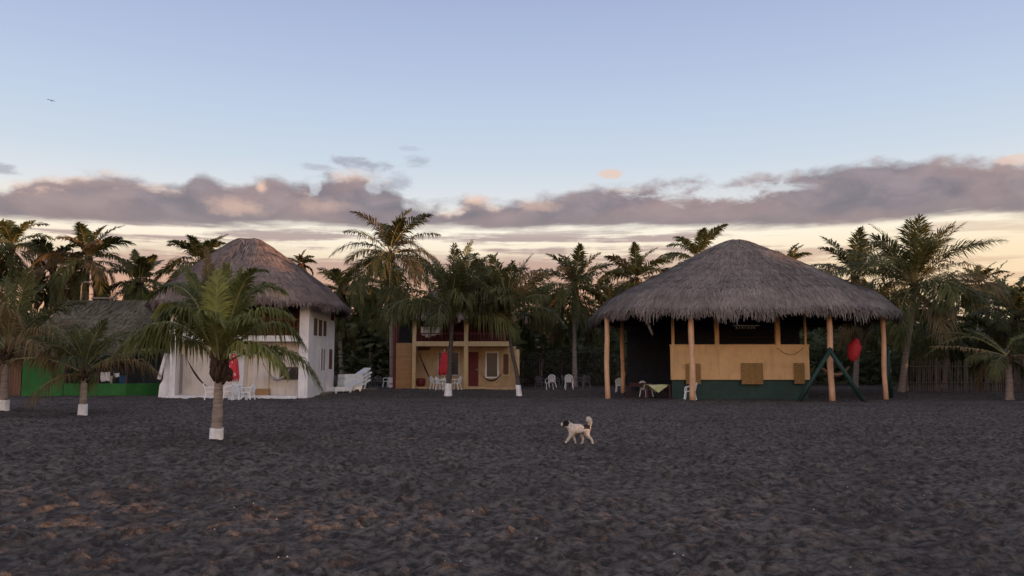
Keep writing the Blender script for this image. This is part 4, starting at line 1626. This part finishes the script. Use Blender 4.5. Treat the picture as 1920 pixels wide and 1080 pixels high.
# ------------------------------------------------------------------ fences
def picket_fence(label, pxs, pxe, t_top, Y, step, m, wob=3, cat='fence', name='stick_fence', r=.035, rails=(.5, 1.5)):
    x = P((pxs + pxe) / 2, 740, Y).x
    o = thing(name, (x, Y, gz(Y)), label, cat)
    pk, po = MB(), []
    q = pxs
    i = 0
    while q < pxe:
        a = P(q, 740, Y + random.uniform(-.06, .06))
        a.z = gz(Y) - .15
        tp = P(q + random.uniform(-1.5, 1.5), t_top + random.uniform(-wob, wob), a.y)
        if i % 14 == 0:
            b = MB()
            b.tube([a, (a + tp) / 2, tp + Vector((0, 0, .15))], [r * 2, r * 1.9, r * 1.7], 8)
            b.build('post', M[m], o)
        else:
            pk.tube([a, (a + tp) / 2 + Vector((random.uniform(-.03, .03), 0, 0)), tp], [r * random.uniform(.8, 1.3), r, r * .7], 5)
        q += step * random.uniform(.6, 1.4)
        i += 1
    pk.build('pickets' if False else 'picket_panel', M[m], o)
    for h in rails:
        b = MB()
        b.tube([(P(pxs, 740, Y).x, Y - .09, gz(Y) + h), (P(pxe, 740, Y).x, Y - .09, gz(Y) + h + .05)], r * .8, 6)
        b.build('rail', M[m], o)
    return o


picket_fence('grey fence of rough upright sticks beside the palapa, under the curved palm', 1700, 1960, 676, 51, 4.0, 'stick')
picket_fence('low dark stick fence at the back of the dark yard', 978, 1175, 664, 62, 5.0, 'dkwood', rails=(.7, 2.2))

kb = MB()
pts = [(604, 741, 47.0), (625, 738, 49), (660, 735.5, 51), (690, 733, 53), (706, 731, 54)]
for (a, ay, Ya), (c_, cy_, Yc) in zip(pts[:-1], pts[1:]):
    for k in range(6):
        s, s2 = k / 6, (k + .9) / 6
        p, q = P(a + (c_ - a) * s, 735, Ya + (Yc - Ya) * s), P(a + (c_ - a) * s2, 735, Ya + (Yc - Ya) * s2)
        p.z = gz(p.y) + .02
        q.z = gz(q.y) + .02 + random.uniform(-.02, .03)
        kb.bar(p, q, .22 * random.uniform(.8, 1.2), .16 * random.uniform(.8, 1.3))
tag(kb.build('kerb', M['kerb']), 'low pale kerb of rough stones beside the white house', 'kerb', kind='structure')

# ------------------------------------------------------------------ the dog
def make_dog():
    YD = 17.6
    x0 = P(1083, 828, YD).x
    nodes = {  # x, y, z, r
        'pelvis': (.17, 0, .345, .092), 'mid': (.04, 0, .345, .098), 'chest': (-.09, 0, .335, .112), 'withers': (-.155, 0, .375, .088),
        'neck': (-.20, 0, .425, .066), 'skull': (-.255, 0, .455, .062), 'stop': (-.30, 0, .44, .042), 'muzzle': (-.335, 0, .425, .030), 'nose': (-.36, 0, .418, .022),
        'earl': (-.235, .045, .50, .022), 'earr': (-.235, -.045, .50, .022), 'earlt': (-.228, .062, .475, .014), 'earrt': (-.228, -.062, .475, .014),
        'tail0': (.245, 0, .385, .034), 'tail1': (.268, 0, .44, .036), 'tail2': (.262, 0, .50, .054), 'tail3': (.232, 0, .545, .064), 'tail4': (.195, 0, .545, .048),
        # near front leg reaching forward, far front leg back
        'fs': (-.13, -.055, .27, .058), 'fe': (-.15, -.06, .20, .038), 'fw': (-.225, -.06, .10, .024), 'fp': (-.285, -.06, .030, .022), 'ft': (-.325, -.06, .018, .018),
        'gs': (-.10, .055, .27, .056), 'ge': (-.095, .06, .20, .036), 'gw': (-.055, .06, .105, .023), 'gp': (-.035, .06, .030, .021), 'gt': (-.068, .06, .017, .018),
        # hind legs with hocks
        'hh': (.15, .06, .285, .064), 'hk': (.085, .065, .215, .044), 'hc': (.125, .065, .125, .025), 'hp': (.10, .065, .030, .021), 'ht': (.066, .065, .017, .018),
        'ih': (.20, -.06, .285, .066), 'ik': (.19, -.065, .215, .046), 'ic': (.285, -.065, .135, .026), 'ip': (.325, -.065, .035, .021), 'it': (.298, -.065, .014, .018),
    }
    ed = [('pelvis', 'mid'), ('mid', 'chest'), ('chest', 'withers'), ('withers', 'neck'), ('neck', 'skull'), ('skull', 'stop'), ('stop', 'muzzle'), ('muzzle', 'nose'),
          ('skull', 'earl'), ('skull', 'earr'), ('earl', 'earlt'), ('earr', 'earrt'), ('pelvis', 'tail0'), ('tail0', 'tail1'), ('tail1', 'tail2'), ('tail2', 'tail3'), ('tail3', 'tail4'),
          ('chest', 'fs'), ('fs', 'fe'), ('fe', 'fw'), ('fw', 'fp'), ('fp', 'ft'), ('chest', 'gs'), ('gs', 'ge'), ('ge', 'gw'), ('gw', 'gp'), ('gp', 'gt'),
          ('pelvis', 'hh'), ('hh', 'hk'), ('hk', 'hc'), ('hc', 'hp'), ('hp', 'ht'), ('pelvis', 'ih'), ('ih', 'ik'), ('ik', 'ic'), ('ic', 'ip'), ('ip', 'it')]
    keys = list(nodes)
    me = bpy.data.meshes.new('dog_skeleton')
    me.from_pydata([nodes[k][:3] for k in keys], [(keys.index(a), keys.index(b)) for a, b in ed], [])
    tmp = bpy.data.objects.new('dog_skeleton', me)
    COL.objects.link(tmp)
    tmp.modifiers.new('skin', 'SKIN')
    sv = me.skin_vertices[0].data
    for i, k in enumerate(keys):
        r = nodes[k][3]
        sv[i].radius = (r, r)
        sv[i].use_root = (k == 'pelvis')
    sb = tmp.modifiers.new('sub', 'SUBSURF')
    sb.levels = sb.render_levels = 2
    bpy.context.view_layer.update()
    dg = bpy.context.evaluated_depsgraph_get()
    nm = bpy.data.meshes.new_from_object(tmp.evaluated_get(dg))
    bpy.data.objects.remove(tmp)
    # shaggy coat: small outward roughness
    rng = np.random.RandomState(3)
    nv = len(nm.vertices)
    co = np.empty(nv * 3)
    nm.vertices.foreach_get('co', co)
    co = co.reshape(-1, 3)
    no = np.empty(nv * 3)
    nm.vertices.foreach_get('normal', no)
    no = no.reshape(-1, 3)
    amp = np.where(co[:, 2] > .2, .013, .004) + np.where((co[:, 0] > .17) & (co[:, 2] > .45), .012, 0)
    co = co + no * (rng.rand(nv) * amp)[:, None]
    nm.vertices.foreach_set('co', co.ravel())
    z0 = gnd(x0, YD)
    low = co[:, 2].min()
    o = bpy.data.objects.new('dog', nm)
    COL.objects.link(o)
    o.location = (x0, YD, z0 - low - .012)
    nm.materials.clear()
    fur = [mat('white_fur', (0.66, 0.55, 0.45), .95, .42, 16, .8, 60), mat('black_fur', (0.012, 0.011, 0.012), .8, .3, 9), mat('brown_fur', (0.035, 0.016, 0.014), .85, .3, 9)]
    for f in fur:
        nm.materials.append(f)
    for p in nm.polygons:
        c = p.center
        wob = .012 * math.sin(c.z * 60 + c.y * 40)
        i = 0
        if c.x < -.185 + wob and c.z > .40 and c.x > -.315:
            i = 1
        if c.x < -.35:
            i = 1
        if c.x < -.27 and c.z > .425 and abs(c.y) < .02 and c.x < -.29:
            i = 0
        if .12 + wob < c.x < .262 and c.z > .345 + wob and c.z < .425 and c.z > .33 + .25 * (.2 - c.x):
            i = 2
        p.material_index = i
        p.use_smooth = True
    tag(o, 'white dog with a black head and curled bushy tail walking over the sand', 'dog')
    for sy in (-1, 1):
        e = MB()
        e.lathe((-.292, sy * .036, .462), [(.003, -.009), (.008, -.005), (.009, 0), (.008, .005), (.003, .009)], 8)
        eo = e.build('eye', fur[1], smooth=True)
        eo.parent = o
    return o


make_dog()

# ------------------------------------------------------------------ bird in the sky
YBIRD = 70
c = P(96, 189, YBIRD)
bd = MB()
v, f = [], []
# body as a tapered spindle, wings as two jointed blades with thickness
bd.tube([(-.05, -.30, .0), (-.03, -.2, .02), (0, 0, .03), (.02, .2, .02), (.03, .36, .0)], [.01, .05, .075, .05, .015], 8)
for s in (-1, 1):
    pts_ = [(s * .03, .12, .05), (s * .03, -.10, .05), (s * .28, -.04, .13), (s * .28, .14, .13), (s * .58, -.14, .03), (s * .55, -.02, .03)]
    top = [(a, b_, z + .012) for a, b_, z in pts_]
    bot = [(a, b_, z - .012) for a, b_, z in pts_]
    bd.add(top + bot, [(0, 1, 2, 3), (3, 2, 4, 5), (6, 9, 8, 7), (9, 11, 10, 8), (1, 7, 8, 2), (2, 8, 10, 4), (4, 10, 11, 5), (5, 11, 9, 3), (3, 9, 6, 0)])
bd.v = [(v_[0] * .58, v_[1] * .58, v_[2] * .6) for v_ in bd.v]
rot = Matrix.Rotation(R(20), 3, 'Z') @ Matrix.Rotation(R(12), 3, 'Y')
bd.v = [tuple(rot @ Vector(v_) + c) for v_ in bd.v]
tag(bd.build('bird', mat('dark_feather', (.03, .03, .035), .8), org=c), 'small dark bird gliding high in the clear sky', 'bird')

# ------------------------------------------------------------------ sun and sky
SUN_AZ, SUN_EL = R(92), R(2.7)
sd_ = bpy.data.lights.new('sun', 'SUN')
sd_.energy = 4.5
sd_.angle = R(0.6)
sd_.color = (1.0, 0.50, 0.24)
so = bpy.data.objects.new('sun', sd_)
COL.objects.link(so)
dv = Vector((math.cos(SUN_EL) * math.sin(SUN_AZ), math.cos(SUN_EL) * math.cos(SUN_AZ), math.sin(SUN_EL)))
so.rotation_euler = dv.to_track_quat('Z', 'Y').to_euler()
so.location = (60, 10, 30)

w = bpy.data.worlds.new('World')
scene.world = w
w.use_nodes = True
nt = w.node_tree
nt.nodes.clear()
LK = nt.links.new


def setin(s, v):
    if isinstance(v, (int, float)):
        s.default_value = v
    elif isinstance(v, tuple):
        s.default_value = v
    else:
        LK(v, s)


def mth(op, a, b=None, c=None):
    n = nt.nodes.new('ShaderNodeMath')
    n.operation = op
    setin(n.inputs[0], a)
    if b is not None:
        setin(n.inputs[1], b)
    if c is not None:
        setin(n.inputs[2], c)
    return n.outputs[0]


def ss(x, a, b):
    n = nt.nodes.new('ShaderNodeMapRange')
    n.interpolation_type = 'SMOOTHSTEP'
    setin(n.inputs['Value'], x)
    setin(n.inputs['From Min'], a)
    setin(n.inputs['From Max'], b)
    return n.outputs['Result']


def mixc(f, a, b):
    n = nt.nodes.new('ShaderNodeMix')
    n.data_type = 'RGBA'
    setin(n.inputs['Factor'], f)
    for s, v in ((n.inputs['A'], a), (n.inputs['B'], b)):
        if isinstance(v, tuple):
            s.default_value = (*v[:3], 1)
        else:
            LK(v, s)
    return n.outputs['Result']


def lin(r, g, b):
    return tuple(((c / 255 + .055) / 1.055) ** 2.4 if c > 10 else c / 255 / 12.92 for c in (r, g, b))


def azel(px, py):
    r = ray(px, py)
    return math.degrees(math.atan2(r.x, r.y)), math.degrees(math.atan2(r.z, math.hypot(r.x, r.y)))


tc = nt.nodes.new('ShaderNodeTexCoord')
sx = nt.nodes.new('ShaderNodeSeparateXYZ')
LK(tc.outputs['Generated'], sx.inputs[0])
X_, Y_, Z_ = sx.outputs
hyp = mth('SQRT', mth('ADD', mth('MULTIPLY', X_, X_), mth('MULTIPLY', Y_, Y_)))
AZ = mth('MULTIPLY', mth('ARCTAN2', X_, Y_), 180 / PI)
EL = mth('MULTIPLY', mth('ARCTAN2', Z_, hyp), 180 / PI)


def noise(ka, ke, seed, detail=5, rough=.55, dist=0.0):
    cb_ = nt.nodes.new('ShaderNodeCombineXYZ')
    LK(mth('MULTIPLY', AZ, ka), cb_.inputs[0])
    LK(mth('MULTIPLY', EL, ke), cb_.inputs[1])
    cb_.inputs[2].default_value = seed
    n = nt.nodes.new('ShaderNodeTexNoise')
    n.inputs['Scale'].default_value = 1
    n.inputs['Detail'].default_value = detail
    n.inputs['Roughness'].default_value = rough
    n.inputs['Distortion'].default_value = dist
    LK(cb_.outputs[0], n.inputs['Vector'])
    return n.outputs['Fac']


def curve(pts, lo=-36, hi=36, ylo=0, yhi=24):
    """pts = [(px,py)...]: elevation as a function of azimuth"""
    n = nt.nodes.new('ShaderNodeFloatCurve')
    cm = n.mapping
    c = cm.curves[0]
    q = []
    for px, py in pts:
        a, e = azel(px, py)
        q.append(((a - lo) / (hi - lo), (e - ylo) / (yhi - ylo)))
    c.points[0].location = (0, q[0][1])
    c.points[1].location = (1, q[-1][1])
    for a, e in q:
        c.points.new(a, e)
    cm.update()
    v = mth('DIVIDE', mth('SUBTRACT', AZ, float(lo)), float(hi - lo))
    LK(v, n.inputs['Value'])
    return mth('ADD', mth('MULTIPLY', n.outputs[0], float(yhi - ylo)), float(ylo))


# clear sky: colour by height above the horizon
rp = nt.nodes.new('ShaderNodeValToRGB')
els = rp.color_ramp.elements
stops = [(-10, (120, 105, 110)), (0, (196, 156, 138)), (4.5, (236, 192, 160)), (7.2, (262, 240, 208)), (9.6, (272, 264, 246)), (11.5, (236, 240, 244)), (14, (216, 229, 243)), (17.5, (201, 218, 242)), (21, (188, 204, 236)), (26, (171, 187, 224)), (45, (176, 180, 208)), (90, (172, 170, 190))]
lo_, hi_ = -10, 90
els[0].position = 0
els[0].color = (*lin(*stops[0][1]), 1)
els[1].position = 1
els[1].color = (*lin(*stops[-1][1]), 1)
for e, cc_ in stops[1:-1]:
    el_ = els.new((e - lo_) / (hi_ - lo_))
    el_.color = (*lin(*cc_), 1)
LK(mth('DIVIDE', mth('ADD', EL, 10.0), 100.0), rp.inputs['Fac'])
clear = rp.outputs['Color']
# warmer and brighter low down on the sunward side
warm = mth('MULTIPLY', ss(AZ, -5.0, 45.0), mth('SUBTRACT', 1.0, ss(EL, 3.0, 12.0)))
clear = mixc(mth('MULTIPLY', warm, .8), clear, lin(276, 250, 204))

nA = noise(.33, .62, 3.1, 6, .58, .3)
nB = noise(.16, 1.0, 8.3, 5, .6)
nC = noise(.085, 1.5, 12.7, 4, .55)
nD = noise(.8, 1.3, 21.0, 5, .6)
nF = noise(.45, 1.1, 63.0, 7, .68, .4)
nE = noise(.12, .3, 30.0, 3, .5)
top = curve([(-300, 335), (0, 346), (80, 326), (200, 324), (300, 340), (345, 340), (375, 322), (440, 340), (500, 328), (580, 335), (625, 318), (680, 322), (735, 345), (775, 378), (850, 384), (885, 366), (935, 376), (1010, 364), (1060, 362), (1110, 350),
             (1200, 338), (1330, 334), (1480, 322), (1600, 304), (1700, 296), (1820, 292), (1920, 306), (2300, 290)])
bot = curve([(-300, 405), (0, 414), (150, 412), (350, 418), (560, 424), (760, 430), (960, 432), (1150, 430), (1350, 428), (1550, 420), (1700, 412), (1920, 404), (2300, 395)])
topn = mth('ADD', top, mth('MULTIPLY', mth('SUBTRACT', nA, .5), 2.3))
topn = mth('ADD', topn, mth('MULTIPLY', mth('SUBTRACT', nD, .5), .7))
botn = mth('ADD', bot, mth('MULTIPLY', mth('SUBTRACT', nB, .5), 1.7))
dtop = mth('SUBTRACT', topn, EL)            # how deep below the cloud's upper rim
m_top = ss(dtop, -.25, .75)
m_bot = ss(mth('SUBTRACT', EL, botn), -.3, .45)
band = mth('MULTIPLY', m_top, m_bot)


def blob(px, py, rx, ry, k=1.0, n=None, amt=1.5, soft=.55):
    a, e = azel(px, py)
    dx = mth('DIVIDE', mth('SUBTRACT', AZ, a), rx * .0373)
    dy = mth('DIVIDE', mth('SUBTRACT', EL, e), ry * .0373)
    r = mth('SQRT', mth('ADD', mth('MULTIPLY', dx, dx), mth('MULTIPLY', dy, dy)))
    r = mth('ADD', r, mth('MULTIPLY', mth('SUBTRACT', n or nD, .5), amt))
    return mth('MULTIPLY', mth('SUBTRACT', 1.0, ss(r, soft, 1.05)), k)


# bright gap under the long arm of cloud
gap = mth('MAXIMUM', blob(1345, 361, 165, 21, .95, nF, 2.6, .15), blob(1465, 353, 80, 11, .8, nF, 2.4, .15))
gap = mth('MAXIMUM', gap, blob(590, 350, 14, 20, .55, nD, 1.4))
gap = mth('MAXIMUM', gap, blob(700, 352, 18, 16, .5, nD, 1.6))
band = mth('MULTIPLY', band, mth('SUBTRACT', 1.0, gap))
wisp = blob(690, 308, 80, 13, .75, nF, 3.2, .2)
for q in [(0, 316, 34, 13, .7), (790, 302, 34, 11, .5), (745, 345, 32, 30, .6), (770, 278, 26, 5, .25), (600, 312, 40, 8, .5)]:
    wisp = mth('MAXIMUM', wisp, blob(*q, nF, 3.2, .2))
pink = blob(1145, 327, 24, 10, .8, nD, 1.4)
pink = mth('MAXIMUM', pink, blob(1905, 300, 34, 11, .7, nD, 1.4))
# thin streaks between the bank and the trees
st = ss(mth('ADD', nC, mth('MULTIPLY', mth('SUBTRACT', nD, .5), .16)), .47, .60)
low = mth('MULTIPLY', st, mth('SUBTRACT', 1.0, ss(EL, 9.0, 10.2)))
low2 = mth('MULTIPLY', mth('SUBTRACT', 1.0, ss(mth('ADD', EL, mth('MULTIPLY', mth('SUBTRACT', nB, .5), 2.2)), 7.0, 8.1)), mth('MULTIPLY', mth('SUBTRACT', 1.0, ss(AZ, 4.0, 24.0)), .85))
low = mth('MAXIMUM', mth('MULTIPLY', low, mth('SUBTRACT', .85, mth('MULTIPLY', ss(AZ, 14.0, 27.0), .45))), low2)
low = mth('MULTIPLY', low, ss(EL, -1.0, 2.0))
lowcol = mixc(ss(EL, 3.5, 9.5), lin(234, 176, 144), lin(178, 156, 158))
lowcol = mixc(mth('MULTIPLY', ss(AZ, 8.0, 30.0), .55), lowcol, lin(214, 168, 138))

# cloud bank colour: mauve grey, paler folds, warm lit rims
body = mixc(ss(nA, .30, .72), lin(128, 121, 133), lin(162, 148, 154))
body = mixc(mth('MULTIPLY', ss(nE, .42, .62), .38), body, lin(196, 162, 156))
depth = mth('SUBTRACT', EL, botn)
body = mixc(mth('MULTIPLY', mth('SUBTRACT', 1.0, ss(depth, .1, 1.6)), .6), body, lin(150, 136, 140))
rim = mth('MULTIPLY', mth('SUBTRACT', 1.0, ss(dtop, .05, .95)), ss(noise(.22, .5, 44.0, 4), .50, .62))
rim2 = mth('MULTIPLY', mth('SUBTRACT', 1.0, ss(dtop, .8, 2.2)), mth('MULTIPLY', ss(noise(.4, .7, 51.0, 4), .58, .70), .6))
rim = mth('MAXIMUM', rim, rim2)
rim = mth('MULTIPLY', rim, mth('SUBTRACT', 1.0, mth('MULTIPLY', ss(AZ, 6.0, 12.0), .75)))
body = mixc(mth('MULTIPLY', rim, .9), body, lin(246, 208, 186))
glow = blob(100, 326, 26, 12, .8, nD, 1.4, .1)
for q in [(212, 322, 50, 11, .95), (490, 350, 15, 14, .9), (462, 328, 16, 10, .7), (640, 326, 30, 16, .85), (892, 370, 34, 20, .95), (988, 364, 26, 13, .8), (440, 388, 70, 22, .5), (1010, 385, 50, 16, .4), (600, 385, 60, 20, .35)]:
    glow = mth('MAXIMUM', glow, blob(*q, nD, 1.6, .1))
body = mixc(glow, body, lin(248, 208, 186))
sky = mixc(mth('MULTIPLY', wisp, .85), clear, lin(160, 158, 176))
sky = mixc(low, sky, lowcol)
sky = mixc(mth('MULTIPLY', band, .97), sky, body)
sky = mixc(pink, sky, lin(247, 214, 196))

nish = nt.nodes.new('ShaderNodeTexSky')
nish.sky_type = 'NISHITA'
nish.sun_disc = False
nish.sun_elevation = SUN_EL
nish.sun_rotation = SUN_AZ
nish.dust_density = 1.5
bg = nt.nodes.new('ShaderNodeBackground')
sc10 = nt.nodes.new('ShaderNodeVectorMath')
sc10.operation = 'SCALE'
LK(sky, sc10.inputs[0])
sc10.inputs['Scale'].default_value = 10.0
comb = mixc(.12, sc10.outputs['Vector'], nish.outputs['Color'])
# the open sky over the sea, opposite the houses, is the brighter half
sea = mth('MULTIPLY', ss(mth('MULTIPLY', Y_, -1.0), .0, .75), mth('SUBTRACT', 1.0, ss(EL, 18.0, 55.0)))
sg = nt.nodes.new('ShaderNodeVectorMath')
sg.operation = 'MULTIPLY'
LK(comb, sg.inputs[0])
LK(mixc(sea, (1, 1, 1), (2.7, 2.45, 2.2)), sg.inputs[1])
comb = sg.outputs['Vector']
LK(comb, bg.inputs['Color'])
bg.inputs['Strength'].default_value = 0.055
wo = nt.nodes.new('ShaderNodeOutputWorld')
LK(bg.outputs[0], wo.inputs['Surface'])

scene.view_settings.view_transform = 'Standard'
scene.view_settings.look = 'None'
scene.view_settings.exposure = 0.86
scene.view_settings.gamma = 1
scene.cycles.max_bounces = 6
scene.cycles.transparent_max_bounces = 4
scene.cycles.use_denoising = True
